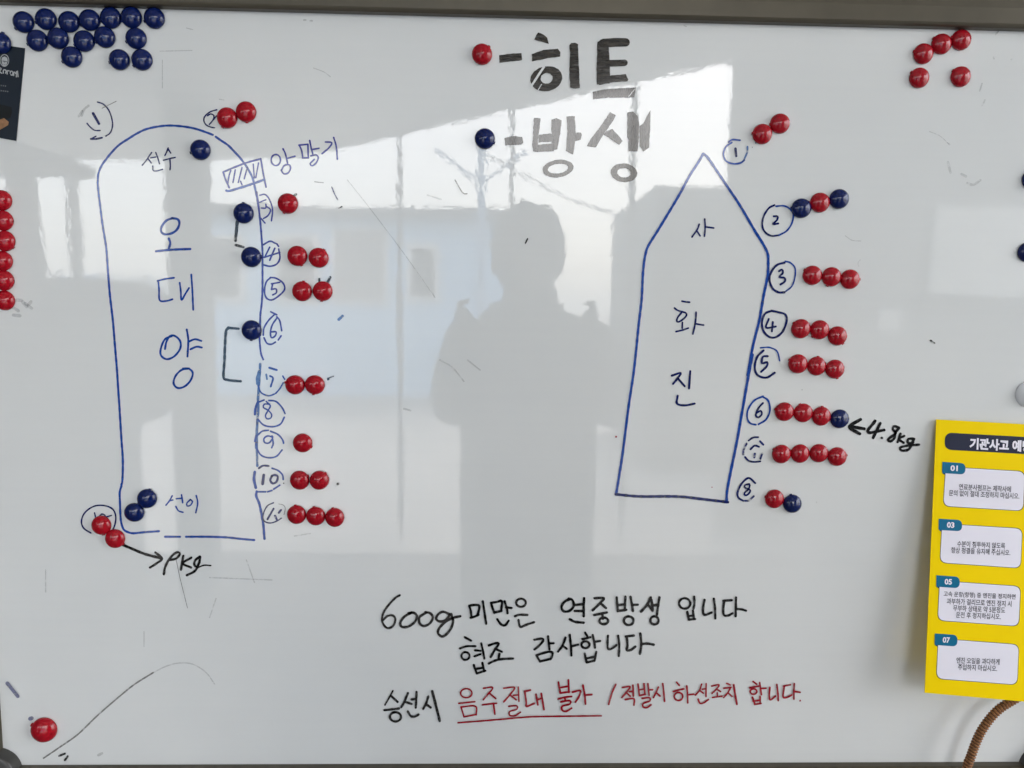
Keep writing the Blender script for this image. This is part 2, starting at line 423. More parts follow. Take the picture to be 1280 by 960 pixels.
for i, (x, y) in enumerate(cpts):
    c = refl(x, y, 11.5)
    for q in range(6):
        an = q * math.pi / 3; V.append((c.x, c.y + .02 * math.cos(an), c.z + .02 * math.sin(an)))
    if i:
        k = 6 * i
        for q in range(6): F.append((k - 6 + q, k - 6 + (q + 1) % 6, k + (q + 1) % 6, k + q))
tag(mk('overhead_cable', V, F, M['steel']), 'sagging overhead cable running away from the pale blue pole', 'cable')
# grey container beyond the canopy
a, b = refl(818, 231, 6.2), refl(912, 231, 6.2)
cn = empty('storage_container', (a.x, -6.2, 0), 'plain grey storage container standing beyond the canopy', 'container')
box('body', (a.x, -8.6, .06), (b.x + 1.2, -6.2, a.z), M['greypanel'], cn, .02)
for k in range(8):
    xx = a.x + .06 + k * (b.x + 1.1 - a.x) / 7.6
    box('rib', (xx, -6.2, .15), (xx + .06, -6.17, a.z - .08), M['greypanel'], cn)
box('skid', (a.x + .05, -8.5, 0), (b.x + 1.1, -6.3, .07), M['steel'], cn)
# dark machine under the canopy
YM = 2.2
a, b = refl(-150, 560, YM), refl(114, 345, YM)
mc = empty('parked_machine', (a.x, -YM, 0), 'dark parked work machine with rounded hood and slanting roof pillars', 'machine')
from_bm('hood', box_bm((a.x, -YM - .9, a.z), (b.x, -YM, b.z), .16, 4), M['machine'], mc, True)
c = refl(58, 560, YM)
box('chassis', (a.x + .02, -YM - .85, .12), (c.x, -YM - .04, a.z + .1), M['machine'], mc, .05)
for yy in (-YM - .12, -YM - .78):
    for xx in (a.x + .12, c.x - .16):
        bm = bmesh.new(); bmesh.ops.create_cone(bm, cap_ends=True, segments=24, radius1=.16, radius2=.16, depth=.12, matrix=Matrix.Translation((xx, yy, .16)) @ Matrix.Rotation(R(90), 4, 'X'))
        from_bm('wheel', bm, M['darkcloth'], mc)
for (x0, y0, x1, y1, wd) in ((46, 350, 27, 190, .033), (20, 350, 20, 190, .022)):
    p0, p1 = refl(x0, y0, YM + .3), refl(x1, y1, YM + .3)
    V = [(p0.x - wd, p0.y - .03, p0.z), (p0.x + wd, p0.y - .03, p0.z), (p0.x + wd, p0.y + .03, p0.z), (p0.x - wd, p0.y + .03, p0.z)]
    V += [(p1.x - wd, p1.y - .03, p1.z), (p1.x + wd, p1.y - .03, p1.z), (p1.x + wd, p1.y + .03, p1.z), (p1.x - wd, p1.y + .03, p1.z)]
    mk('roof_pillar', V, [(0, 1, 5, 4), (1, 2, 6, 5), (2, 3, 7, 6), (3, 0, 4, 7), (4, 5, 6, 7), (3, 2, 1, 0)], M['machine'], mc)
t0 = refl(-150, 190, YM + .3); t1 = refl(36, 190, YM + .3)
box('machine_roof', (t0.x, -YM - .85, t0.z - .01), (t1.x, -YM - .1, t0.z + .05), M['machine'], mc, .02)

# the photographer, mirrored in the board
def person():
    root = empty('person', (0.05, -1.22, 0), 'person in dark clothes holding up a phone, mirrored in the whiteboard', 'person')
    J = {}; E = []
    def j(n, x, y, z, r, par=None, ry=None):
        J[n] = (len(J), (x, y, z), r, ry or r)
        if par is not None: E.append((J[par][0], J[n][0]))
    X = 0.055; Y = -1.22
    j('pelvis', X, Y, .98, .20, None, .14); j('waist', X, Y, 1.14, .205, 'pelvis', .14); j('chest', X, Y, 1.32, .215, 'waist', .15); j('clav', X, Y, 1.47, .15, 'chest', .12)
    j('neck', X - .005, Y + .015, 1.555, .058, 'clav'); j('chin', X - .01, Y + .045, 1.635, .068, 'neck'); j('face', X - .012, Y + .04, 1.70, .083, 'chin'); j('skull', X - .012, Y + .02, 1.775, .082, 'face'); j('crown', X - .012, Y + .015, 1.815, .055, 'skull')
    for s, tgt in ((-1, (-.075, -.80, 1.545)), (1, (.125, -.80, 1.545))):
        n = str(s)
        j('sh' + n, X + s * .185, Y, 1.48, .075, 'clav')
        el = (X + s * .205, Y + .16, 1.30)
        j('ua' + n, X + s * .215, Y + .07, 1.39, .062, 'sh' + n); j('el' + n, *el, .05, 'ua' + n)
        wr = Vector((tgt[0] + s * .035, tgt[1] - .06, tgt[2] - .075))
        j('fa' + n, *(Vector(el).lerp(wr, .5)), .042, 'el' + n); j('wr' + n, *wr, .027, 'fa' + n)
        pm = Vector((tgt[0] + s * .022, tgt[1] - .035, tgt[2] - .02)); j('pm' + n, *pm, .026, 'wr' + n)
        for k in range(4):
            a0 = pm + Vector((s * .012, .012, -.012 + .019 * k)); L = (.85, 1, .95, .75)[k]
            j('f%d' % k + n, a0.x + s * .018 * L, a0.y + .02, a0.z + .012, .0095, 'pm' + n)
            j('g%d' % k + n, a0.x + s * .014, a0.y + .045 * L, a0.z + .018, .0085, 'f%d' % k + n)
            j('h%d' % k + n, a0.x - s * .012 * L, a0.y + .055 * L, a0.z + .02, .0075, 'g%d' % k + n)
        j('t1' + n, pm.x - s * .015, pm.y - .012, pm.z + .015, .012, 'pm' + n); j('t2' + n, pm.x - s * .035, pm.y - .004, pm.z + .035, .010, 't1' + n); j('t3' + n, pm.x - s * .05, pm.y + .002, pm.z + .05, .009, 't2' + n)
        j('hp' + n, X + s * .10, Y, .90, .105, 'pelvis'); j('kn' + n, X + s * .12, Y + .02, .50, .068, 'hp' + n); j('ca' + n, X + s * .125, Y, .34, .062, 'kn' + n)
        j('an' + n, X + s * .13, Y - .02, .09, .042, 'ca' + n); j('to' + n, X + s * .15, Y + .14, .045, .04, 'an' + n)
    me = bpy.data.meshes.new('body'); vs = [None] * len(J); rr = [None] * len(J)
    off = wloc(root)
    for n, (i, p, r, ry) in J.items(): vs[i] = tuple(Vector(p) - off); rr[i] = (r, ry)
    me.from_pydata(vs, E, []); me.update(); me.materials.append(M['darkcloth']); me.materials.append(M['skin'])
    o = bpy.data.objects.new('body', me); col.objects.link(o); o.parent = root
    sk = o.modifiers.new('skin', 'SKIN'); sk.use_smooth_shade = True
    for i, (a, b) in enumerate(rr):
        me.skin_vertices[0].data[i].radius = (a, b); me.skin_vertices[0].data[i].use_root = (i == 0)
    ss = o.modifiers.new('sub', 'SUBSURF'); ss.levels = 2; ss.render_levels = 2
    # skin shows on head and hands
    nt = M['darkcloth'].node_tree
    hb = bmesh.new(); bmesh.ops.create_uvsphere(hb, u_segments=28, v_segments=18, radius=1)
    hx, hy, hz = X - .012, Y + .0, 1.755
    for v in list(hb.verts):
        n_ = v.co.copy(); r = 1 + .05 * math.sin(9 * n_.x + 3 * n_.z) + random.uniform(-.015, .015)
        v.co = Vector((hx + n_.x * .103 * r, hy + n_.y * .105 * r, hz + n_.z * .112 * r - (.05 * max(0, -n_.z))))
    dele = [v for v in hb.verts if v.co.y > Y + .055 and v.co.z < 1.79]
    bmesh.ops.delete(hb, geom=dele, context='VERTS')
    from_bm('hair', hb, M['hair'], root, True)
    for s in (-1, 1):
        eb = bmesh.new(); bmesh.ops.create_uvsphere(eb, u_segments=10, v_segments=8, radius=1)
        for v in eb.verts: v.co = Vector((X - .012 + s * .088 + v.co.x * .010, Y + .035 + v.co.y * .018, 1.70 + v.co.z * .03))
        from_bm('ear', eb, M['skin'], root, True)
        eb = bmesh.new(); bmesh.ops.create_uvsphere(eb, u_segments=10, v_segments=8, radius=1)
        for v in eb.verts: v.co = Vector((X - .012 + s * .031 + v.co.x * .012, Y + .118 + v.co.y * .008, 1.715 + v.co.z * .007))
        from_bm('eye', eb, M['paintwhite'], root, True)
    fb = bmesh.new(); bmesh.ops.create_cone(fb, cap_ends=True, segments=10, radius1=.018, radius2=.004, depth=.05)
    for v in fb.verts: v.co = Vector((X - .012 + v.co.x, Y + .127 + v.co.y * .8 - v.co.z * .25, 1.69 + v.co.z))
    from_bm('nose', fb, M['skin'], root, True)
    return root
person()
ph = empty('phone', (0.025, -0.80, 1.545), 'black phone held up in front of the face to take the picture', 'phone')
box('phone_body', (-0.058, -0.806, 1.515), (0.108, -0.797, 1.590), M['blackgloss'], ph, .004)
for x, z in ((-.045, 1.579), (-.022, 1.579)):
    bm = bmesh.new(); bmesh.ops.create_cone(bm, cap_ends=True, segments=20, radius1=.007, radius2=.007, depth=.002, matrix=Matrix.Translation((x, -.7962, z)) @ Matrix.Rotation(R(90), 4, 'X'))
    from_bm('lens', bm, M['pane'], ph)

# ================================================================== WHITEBOARD
W2, H = 0.6, 0.8264
board = empty('whiteboard', (0, 0, BZ), 'large glossy whiteboard in a dark metal frame, covered with marker drawings', 'whiteboard')
M['frame'] = mat_basic('bronze_grey_aluminium', (0.085, 0.074, 0.052), 0.4, metal=0.4, noise=0.08, scale=30)
M['capplastic'] = mat_basic('dark_grey_plastic', (0.045, 0.043, 0.04), 0.35, noise=0.12, scale=60)
box('panel', (-W2 - .012, 0, BZ - .012), (W2 + .012, .012, BZ + H + .012), M['board'], board)
def rail(name, p0, p1, inward, wd):
    """rounded aluminium channel from p0 to p1; inward points to the board's middle"""
    prof = [(0, 0), (.0, .0075), (.0012, .0098), (.0035, .011), (wd * .55, .0118), (wd - .004, .011), (wd - .001, .0095), (wd, .006), (wd, -.024), (0.014, -.024), (0.014, -0.0125), (0, -.0125)]
    V = []; F = []; n = len(prof)
    for p in (p0, p1):
        for a, d in prof: V.append(Vector(p) - Vector(inward) * a + Vector((0, -d, 0)))
    for i in range(n): F.append((i, (i + 1) % n, n + (i + 1) % n, n + i))
    F += [tuple(range(n)), tuple(range(2 * n - 1, n - 1, -1))]
    o = mk(name, V, F, M['frame'], board)
    bm = bmesh.new(); bm.from_mesh(o.data); bmesh.ops.recalc_face_normals(bm, faces=bm.faces); bm.to_mesh(o.data); bm.free()
    return o
rail('frame_rail', (-W2 - .02, 0, BZ + H), (W2 + .02, 0, BZ + H), (0, 0, -1), .034)
rail('frame_rail', (-W2 - .02, 0, BZ), (W2 + .02, 0, BZ), (0, 0, 1), .034)
rail('frame_rail', (-W2, 0, BZ + .0), (-W2, 0, BZ + H), (1, 0, 0), .034)
rail('frame_rail', (W2, 0, BZ + .0), (W2, 0, BZ + H), (-1, 0, 0), .034)
for sx in (-1, 1):
    for z, sz in ((BZ, -1), (BZ + H, 1)):
        bm = bmesh.new(); n = 40; cx, cz = sx * (W2 + .006), z + sz * .005
        prev = None
        rings = [(.0265, -.001), (.0265, .0128), (.0258, .0145), (.0235, .0155), (.016, .0162), (.006, .0165)]
        allr = []
        for r, d in rings:
            allr.append([bm.verts.new((cx + r * math.cos(2 * math.pi * i / n), -d, cz + r * math.sin(2 * math.pi * i / n))) for i in range(n)])
        for A, B in zip(allr, allr[1:]):
            for i in range(n): bm.faces.new((A[i], A[(i + 1) % n], B[(i + 1) % n], B[i]))
        bm.faces.new(allr[-1]); bmesh.ops.recalc_face_normals(bm, faces=bm.faces)
        from_bm('corner_cap', bm, M['capplastic'], board, True)

# ------------------------------------------------------------------ drawings and writing
P = (0, 0, 1)
TA = (0, 0); TB = (100, 110); TC = (580, 30); TD = (580, 70); TE = (760, 150); TF = (460, 730); TG = (640, 730); TH = (800, 730)
T1 = (230, 110); T2 = (180, 240); T3 = (180, 380); T4 = (280, 500); T5 = (90, 580); T6 = (900, 290); T7 = (920, 470); T8 = (760, 440, 4.571)
write('boat_outline', 'blue marker outline of a boat with rounded bow and worn starboard side',
  (TB, 'blue', 13, '885,312 840,295 770,272 690,257 600,250 520,257 440,275 380,303 320,340 260,380 215,425 170,480 140,525 122,575 118,630'),
  (P, 'blue', 2.5, '122,228 123,240 125,256 128,280 131,298 133,312 135,340 137.5,370 141,400 143.5,430 146,460 148,490 149.5,512 151.5,545 153.5,575 153,600 151.8,606'),
  (T5, 'blue', 13, '330,145 318,190 320,260 322,330 328,390 345,437 375,455 410,462 480,455 580,448 | 620,485 720,485 | 760,485 900,485 1000,488 1060,492 1130,500 1215,507'),
  (TB, 'blue', 13, '905,325 940,350 985,380 1030,425 1075,475 1120,540 1150,600 1165,660 1178,720 1190,790'),
  (T2, 'violet', 12, '750,0 762,80 772,170 778,230 785,320 790,400 790,500 790,640 785,740 775,830 775,955'),
  (T3, 'violet', 11, '775,180 770,215 772,260 780,330 795,370'),
  (T3, 'wornblue', 15, '775,400 770,480 765,560 760,640 762,700 755,800 750,880 748,960'),
  (T4, 'wornblue', 14, '222,130 220,230 219,330 222,440'),
  (T4, 'blue', 15, '218,610 215,640 235,690 250,760 262,830 270,925'))
write('marker_word', 'small navy handwriting inside the bow of the rounded boat',
  (TB, 'navy', 8.5, '478,430 460,455 440,485 415,515 | 452,468 475,500 | 470,466 505,460 | 505,430 520,470 530,505 | 485,520 488,550 515,552 550,542 | 588,400 577,428 566,450 | 585,403 605,434 | 556,482 600,470 635,463 | 600,478 602,520 600,545'))
write('marker_word', 'large blue vertical name handwritten inside the rounded boat',
  (T2, 'blue', 14, '190,175 150,190 118,230 115,265 140,282 185,275 220,250 236,210 225,182 186,174 | 165,310 175,340 165,378 | 80,395 180,385 308,380'),
  (T2, 'blue', 11, '90,593 140,580 200,572 | 95,590 100,650 105,722 150,726 190,715 | 238,605 245,660 250,720 275,680 300,640 | 315,550 322,650 328,785'),
  (T3, 'blue', 12, '185,215 140,235 114,290 112,340 150,368 200,350 240,300 242,250 210,215 175,212 150,250 140,300 | 285,170 295,240 290,350 | 300,250 340,235 382,246 | 310,302 350,285 385,290 | 300,430 250,440 210,480 198,530 225,560 270,550 310,510 325,460 300,432 260,430'))
write('hatched_box', 'blue hatched rectangle drawn across the rounded boat outline',
  (TB, 'violet', 11, '955,560 1050,520 1120,495 1205,472 | 955,560 970,610 995,665 | 1205,472 1220,560 1240,660'),
  (TB, 'blue', 14, '975,684 1000,685 1100,655 1160,635 1225,612'),
  (TB, 'violet', 9, '1005,550 992,590 986,635 | 1035,545 1020,630 | 1080,530 1055,630 | 1115,530 1095,605 | 1155,508 1162,600 | 1190,500 1172,598 | 1070,622 1080,645'))
write('marker_word', 'reflection-tinted blue handwriting beside the hatched rectangle',
  (T1, 'violet', 10, 'o:612,480,31,37 | 660,405 676,440 690,500 | 685,470 740,455 | 650,548 668,517 700,511 710,535 695,566 665,572 648,548 | 768,380 785,420 791,465 | 766,381 826,375 | 826,376 829,466 | 790,466 830,465 | 838,350 848,400 858,438 | 850,411 900,402 | 845,452 880,446 895,465 880,500 855,518 841,505 868,476 | 943,360 985,365 965,400 920,438 | 998,330 1015,390 1022,475'))
NUM = 'numbered circle in worn blue marker along the rounded boat, %s'
write('circled_number', 'worn navy circled number one outside the bow of the rounded boat',
  (TA, 'navy', 8, '650,680 690,695 725,735 745,790 750,840 735,885 705,908 | 580,822 600,845 630,868 668,870 | 605,927 640,908'),
  (TA, 'navy', 11, '605,926 640,926 680,918'), (TA, 'navy', 15, '620,755 660,825'),
  (TA, 'ghost', 14, '590,705 560,730 545,770 | 525,775 548,740'), (TA, 'grey', 4, '680,722 775,675'))
write('circled_number', 'navy circled number two half hidden by a red magnet',
  (TB, 'navy', 8, '912,145 870,158 835,185 825,215 840,245 870,260 897,265 | 850,185 870,173 892,183 890,205 878,225 862,243'), (TB, 'navy', 7, '890,212 910,185'))
write('circled_number', NUM % 'reading three', (T1, 'violet', 9, '505,715 540,710 570,745 590,810 583,885 | 505,762 545,745 | 515,800 545,800 545,775 | 550,790 577,812 560,850 530,870 | 512,868 540,900'))
write('circled_number', NUM % 'reading four', (T2, 'violet', 10, '795,352 840,328 875,342 | 885,345 897,362 | 898,380 906,440 885,480 840,495 795,485 | 838,368 806,432 | 800,436 905,403 | 872,375 838,455'))
write('circled_number', NUM % 'reading five', (T2, 'violet', 10, '845,570 815,600 803,660 815,705 850,720 895,695 937,650 925,605 880,575 842,570 | 850,612 905,602 | 858,610 850,650 | 850,650 880,646 882,672 858,686'))
write('circled_number', NUM % 'reading six', (T3, 'violet', 10, '845,52 885,72 | 872,68 830,110 800,160 795,208 | 800,225 820,262 850,268 876,254 | 895,240 914,212 | 918,178 905,112 885,85 | 885,95 855,140 843,190 850,225 875,212 880,186 848,186'))
write('circled_number', NUM % 'reading seven', (T3, 'wornblue', 20, '770,450 758,490 758,530'), (T3, 'blue', 9, '760,545 780,590 830,612 870,600 | 878,596 905,565 928,525 | 925,480 938,502'), (T3, 'blue', 12, '835,425 885,440'), (T3, 'wornblue', 11, '815,470 820,500'), (T3, 'blue', 11, '840,480 860,495 845,550'))
write('circled_number', NUM % 'reading eight', (T3, 'blue', 15, '760,655 745,690 740,735'), (T3, 'blue', 10, '762,655 800,640 | 832,643 880,650 920,690 940,730 | 935,755 910,800 860,818 800,808 760,770'), (T3, 'blue', 9, '838,668 802,668 796,690 825,707 850,735 845,760 820,765 810,742 830,705 842,678 815,650'))
write('circled_number', NUM % 'reading nine', (T4, 'blue', 13, '215,240 207,275'), (T4, 'blue', 10, '222,237 255,208 296,202 | 310,208 360,230 390,265 397,288 | 387,333 350,375 300,385 250,370 222,330 212,290 | 325,247 290,240 266,258 272,284 300,286 322,260 | 320,240 328,290 318,318'))
write('circled_number', NUM % 'reading ten', (T4, 'navy', 12, '232,455 260,438 297,440'), (T4, 'blue', 10, '320,455 360,470 390,500 395,530 | 220,612 278,612 | 290,612 320,603 | 330,595 372,568'), (T4, 'blue', 16, '205,480 200,530 212,585'), (T4, 'navy', 16, '265,500 257,560'), (T4, 'navy', 13, '320,505 308,535 325,556 350,545 358,510 335,500 318,508'))
write('circled_number', NUM % 'reading eleven', (T4, 'navy', 8, '330,685 290,705 265,750 260,790 275,812 310,820 350,808 382,788'), (T4, 'grey', 4, '365,693 395,700 408,722 400,765'), (T4, 'navy', 12, '330,725 290,795 | 380,733 365,752'), (T4, 'wornnavy', 13, '340,772 352,797'))
write('circled_number', 'navy circled number twelve partly under a red magnet', (T5, 'navy', 9, '125,460 80,430 63,390 75,340 110,302 160,278 220,278 270,300 291,345 287,400 272,440'), (T5, 'navy', 9, '150,326 158,358 | 182,352 196,334 214,338 224,352 | 226,354 262,343'))
write('marker_word', 'small blue handwriting inside the stern of the rounded boat',
  (T5, 'blue', 9, '668,212 650,245 626,275 | 650,245 672,240 | 695,232 735,228 | 730,205 738,258 | 692,283 710,312 740,322 | 790,237 766,260 768,280 790,275 803,250 788,236 | 828,210 838,260 825,325'))
write('bracket_line', 'worn short black bracket joining two navy magnets', (T2, 'black', 18, '622,195 617,250 613,290'), (T2, 'wornblack', 16, '612,290 610,325'), (T2, 'wornblack', 15, '612,354 662,366'))
write('bracket_line', 'square black bracket hooked below a navy magnet', (T3, 'black', 14, '560,158 630,165'), (T3, 'black', 15, '562,163 548,175 541,250 536,380 530,488 555,505 600,512 645,515'))
write('arrow_note', 'black arrow and weight note in kilograms below the rounded boat',
  (T5, 'black', 16, '325,533 400,565 480,598 585,627'), (T5, 'black', 14, '555,590 600,630 560,665 520,690'),
  (T5, 'black', 14, '612,735 620,690 645,640 680,600 708,588 718,602 695,630 655,640 | 742,612 726,705 | 795,625 738,662 793,690 | 852,617 822,642 815,672 832,685 848,655 855,620 | 850,655 820,712 765,742'), (T5, 'black', 9, '835,692 880,675 925,677'))
write('arrow_note', 'black arrow and weight note in kilograms beside the pointed boat',
  (T7, 'black', 19, '830,290 757,340 825,385 | 770,338 855,352'),
  (T7, 'black', 17, '928,300 878,375 988,360 | 962,315 915,412 | d:972,412,10'),
  (T7, 'black', 15, '1087,345 1055,335 1045,355 1066,380 1040,402 1012,425 1030,436 1056,415 1062,380 1087,348 | 1097,385 1078,440 | 1122,400 1086,420 1117,445 | 1182,418 1150,420 1145,445 1170,447 1188,420 | 1182,440 1150,490 1105,497 1095,478 1140,465 1220,458'))
write('boat_outline', 'dark blue marker outline of a boat with pointed bow and straight stern',
  (TE, 'blue', 15, '635,225 600,285 545,370 480,490 400,625 330,740 268,840 250,895 240,950'),
  (P, 'blue', 2.8, '805,328 803.5,345 802,375 798.5,405 795.5,435'),
  (T8, 'blue', 13, '162,-20 145,130 118,310 85,570 65,700 46,815'),
  (TE, 'blue', 15, '635,225 665,250 720,330 800,450 880,570 980,740'), (T6, 'blue', 16, '232,-8 290,85 318,145 322,200 318,290 290,430 262,590 220,760 185,955'),
  (T8, 'blue', 14, '826,15 800,150 765,350 735,520 700,690 680,800 678,858'), (T8, 'navy', 14, '45,813 130,822 200,826 330,825 430,828 550,842 685,858'))
write('marker_word', 'navy vertical name handwritten inside the pointed boat',
  (TE, 'navy', 10, '608,695 595,730 560,780 | 590,735 614,772 | 645,660 648,720 643,775 | 648,712 705,720'),
  ((820, 360, 16), 'navy', 32, '520,263 600,278 672,284 | 370,400 420,440 500,470 590,495 612,540 570,600 500,655 440,680 415,650 440,580 505,500 | 528,690 524,800 | 400,872 500,850 580,825 645,802 | 802,485 797,600 775,760 738,918 | 795,715 870,730 952,742'),
  (T8, 'navy', 11, '365,135 415,120 398,150 372,182 | 400,152 438,195 | 470,110 463,208 | 398,250 395,295 440,305 495,295'))
NUM2 = 'dark blue circled number along the pointed boat, %s'
write('circled_number', NUM2 % 'reading one', (TE, 'blue', 11, '805,147 830,131 880,135 | 825,150 785,180 770,230 790,275 840,292 885,285 908,268'), (TE, 'wornblue', 11, '908,262 928,215 930,178'), (TE, 'navy', 14, '850,190 855,240'))
write('circled_number', NUM2 % 'reading two', (TE, 'navy', 11, '1110,567 1070,590 1035,650 1030,710 1050,750 1090,772 1140,768'), (TE, 'blue', 10, '1140,768 1190,740 1225,690 1235,630 1210,590 1170,572 1120,575'), (TE, 'navy', 12, '1105,642 1130,643 1128,665 1100,694 1135,690'))
write('circled_number', NUM2 % 'reading three', (T6, 'navy', 13, '430,205 380,220 340,270 330,320 350,375 390,402 430,402'), (T6, 'blue', 9, '440,395 480,360 500,300 500,240 470,205 435,195'), (T6, 'navy', 12, '393,262 413,250 420,272 395,300 430,306 432,330 403,350'))
write('circled_number', NUM2 % 'reading four', (T6, 'navy', 13, '345,525 300,545 280,600 290,660 330,700 375,700 420,660 445,590 435,550 390,535 342,525'), (T6, 'navy', 12, '325,580 308,637 372,630 | 352,600 346,662'))
write('circled_number', NUM2 % 'reading five', (T6, 'blue', 9, '270,772 330,770 380,795 398,858'), (T6, 'navy', 13, '290,790 250,830 232,890 240,940 270,965 315,970 365,938'), (T6, 'navy', 13, '318,828 286,832 280,875 314,868 312,895 274,932'))
write('circled_number', NUM2 % 'reading six', (T7, 'blue', 11, '180,135 120,165 80,225 75,280 95,315 132,325 | 150,322 200,290 226,230 215,165 178,138'), (T7, 'navy', 11, '180,180 150,215 132,262 150,276 172,255 165,232 138,246'))
write('circled_number', 'half erased navy circled number seven along the pointed boat', (T7, 'navy', 11, '148,408 115,410 85,430 | 60,540 85,565 120,573 162,569'), (T7, 'wornnavy', 12, '72,450 52,490 48,525 | 175,515 163,552 | 160,435 182,458'), (T7, 'navy', 12, '97,488 125,464 153,472'), (T7, 'wornnavy', 13, '126,518 122,542'))
write('circled_number', NUM2 % 'reading eight', (T7, 'navy', 12, '128,714 85,680 40,715 12,770 15,810 48,832'), (T7, 'wornnavy', 12, '60,832 85,830 118,802'), (T7, 'navy', 11, '88,720 60,728 62,745 95,762 80,790 60,795 57,780 85,752 92,727'))

# big legend words
def word_hit():
    k = Ink()
    f = lambda T, s: parse(s, (T[0], T[1], K))
    k.poly(f(TC, '234,207 310,198 384,193 387,240 310,250 236,258'), 'fill')
    k.poly(f(TC, '495,55 530,70 556,92 565,132 520,120 468,103 480,75'), 'fill')
    k.poly(f(TC, '452,200 530,174 625,165 643,188 640,218 560,226 455,250'), 'fill')
    k.ring((580 + 549 / K, 30 + 365 / K), (107 / K, 83 / K), (40 / K, 35 / K), 'fill', R(-12), (580 + 551 / K, 30 + 362 / K))
    k.poly(f(TC, '703,142 715,127 742,123 760,135 766,270 772,425 745,432 708,424 702,300 706,230'), 'fill')
    k.poly(f(TC, '890,118 962,104 966,170 970,240 975,350 970,395 886,402 884,280'), 'fill')
    k.stroke(f(TC, '925,128 1010,122 1078,122'), 56 / K, 'fill'); k.stroke(f(TC, '960,262 1030,260 1070,258'), 44 / K, 'fill')
    k.poly(f(TC, '890,360 985,342 1078,335 1095,372 1090,382 1000,385 900,408'), 'fill')
    return k.build('legend_word', board, 'big hatched black legend word beside a red magnet')
word_hit()
def word_release():
    k = Ink(); f = lambda T, s: parse(s, (T[0], T[1], K))
    k.poly(f(TC, '858,450 950,434 1060,427 1146,424 1134,487 960,490 860,502'), 'fillthin')
    return k.build('legend_stroke', board, 'thin brownish base stroke under the big upper legend word')
word_release()
def word_low():
    k = Ink(); f = lambda T, s: parse(s, (T[0], T[1], K))
    k.poly(f(TD, '270,546 330,533 388,540 396,578 380,590 275,595'), 'fillthin')
    k.poly(f(TD, '466,412 511,414 503,480 492,560 496,630 463,638 455,590'), 'fillthin')
    k.poly(f(TD, '585,424 615,415 650,428 644,500 622,622 578,628 588,540 580,480'), 'fillthin')
    k.poly(f(TD, '498,524 590,514 592,570 520,572 496,578'), 'fillthin'); k.poly(f(TD, '480,596 530,586 600,584 598,634 470,638'), 'fillthin')
    k.poly(f(TD, '684,404 738,400 746,520 738,590 728,658 708,648 680,632 690,500'), 'fillthin'); k.poly(f(TD, '744,512 780,510 786,525 778,556 742,568'), 'fillthin')
    k.ring((580 + 627 / K, 70 + 750 / K), (104 / K, 58 / K), (68 / K, 32 / K), 'fillthin', R(-8))
    k.poly(f(TD, '972,374 1012,394 990,440 930,520 880,610 820,600 845,552 910,470'), 'fillthin'); k.poly(f(TD, '990,486 1030,530 1058,566 1036,592 930,522 950,500'), 'fillthin')
    k.poly(f(TD, '1090,376 1128,370 1158,400 1168,440 1166,540 1158,636 1096,636 1098,560 1088,540'), 'fillthin')
    k.poly(f(TD, '1244,362 1242,470 1234,612 1196,636 1172,600 1170,468 1196,450 1220,400'), 'fillthin')
    k.ring((580 + 1067 / K, 70 + 778 / K), (89 / K, 62 / K), (45 / K, 31 / K), 'fillthin', R(6))
    return k.build('legend_word', board, 'big thin grey-black legend word beside a navy magnet')
word_low()
write('eraser_streak', 'white scraped streaks across the round stroke of the upper legend word', (TC, 'board', 13, '533,286 500,335 448,415'), (TC, 'board', 5, '517,402 488,450'), (TC, 'board', 4, '1140,432 1098,484'))

# notice in the lower middle
write('notice_line', 'upper black handwritten notice line beginning with 600g',
  (TF, 'black', 13, '212,75 180,95 130,150 100,200 95,250 115,285 140,295 170,275 182,235 165,210 130,214 102,240'),
  (TF, 'black', 15, '290,190 240,220 215,260 225,285 265,285 310,255 326,215 305,192 270,195 | 390,190 345,220 343,260 370,280 410,265 432,225 415,195 383,188 | 540,200 500,185 465,205 455,235 480,250 520,240 547,203 | 555,200 567,250 545,310 500,350 468,330 475,295 520,250 570,225 615,215'),
  (TF, 'black', 14, '675,145 685,180 690,220 | 675,145 710,140 742,145 737,185 730,207 | 685,225 715,216 737,205 | 765,115 775,180 788,265 | 820,125 830,160 842,192 | 820,126 860,120 892,114 888,180 | 840,190 890,180 | 910,115 925,160 930,195 | 920,156 957,160 | 862,235 888,270 915,275 938,245 | o:1020,125,32,27 | 980,215 1010,205 1062,206 | 1003,240 1015,285 1060,270 1107,255'),
  (TG, 'black', 15, '392,100 355,115 330,150 345,182 385,178 412,145 402,107 378,98 | 420,140 470,135 | 418,180 466,180 | 481,95 478,150 478,215 | 385,235 420,252 477,258 | 550,95 612,95 585,130 538,176 | 592,130 626,160 | 548,207 632,190 | 602,200 606,232 | o:612,246,29,22 | 698,90 702,140 706,180 | 756,85 753,140 751,176 | 702,142 752,136 | 705,181 762,172 | 790,85 800,140 806,180 | 800,140 838,138 | o:778,245,32,29 | 925,90 900,140 860,185 | 905,135 938,178 | 930,105 938,172 | 936,142 976,140 | 983,90 973,150 966,205 | o:950,243,27,27'),
  (TH, 'black', 14, 'o:298,130,38,35 | 361,85 363,130 357,165 | 315,185 326,237 | 353,178 360,232 | 320,215 356,210 | 325,238 367,234 | 430,105 420,170 430,206 478,190 | 492,98 500,160 502,230 | 556,112 612,108 | 562,112 555,170 560,208 590,210 617,195 | 640,90 639,160 638,215 | 640,167 680,170 707,178'))
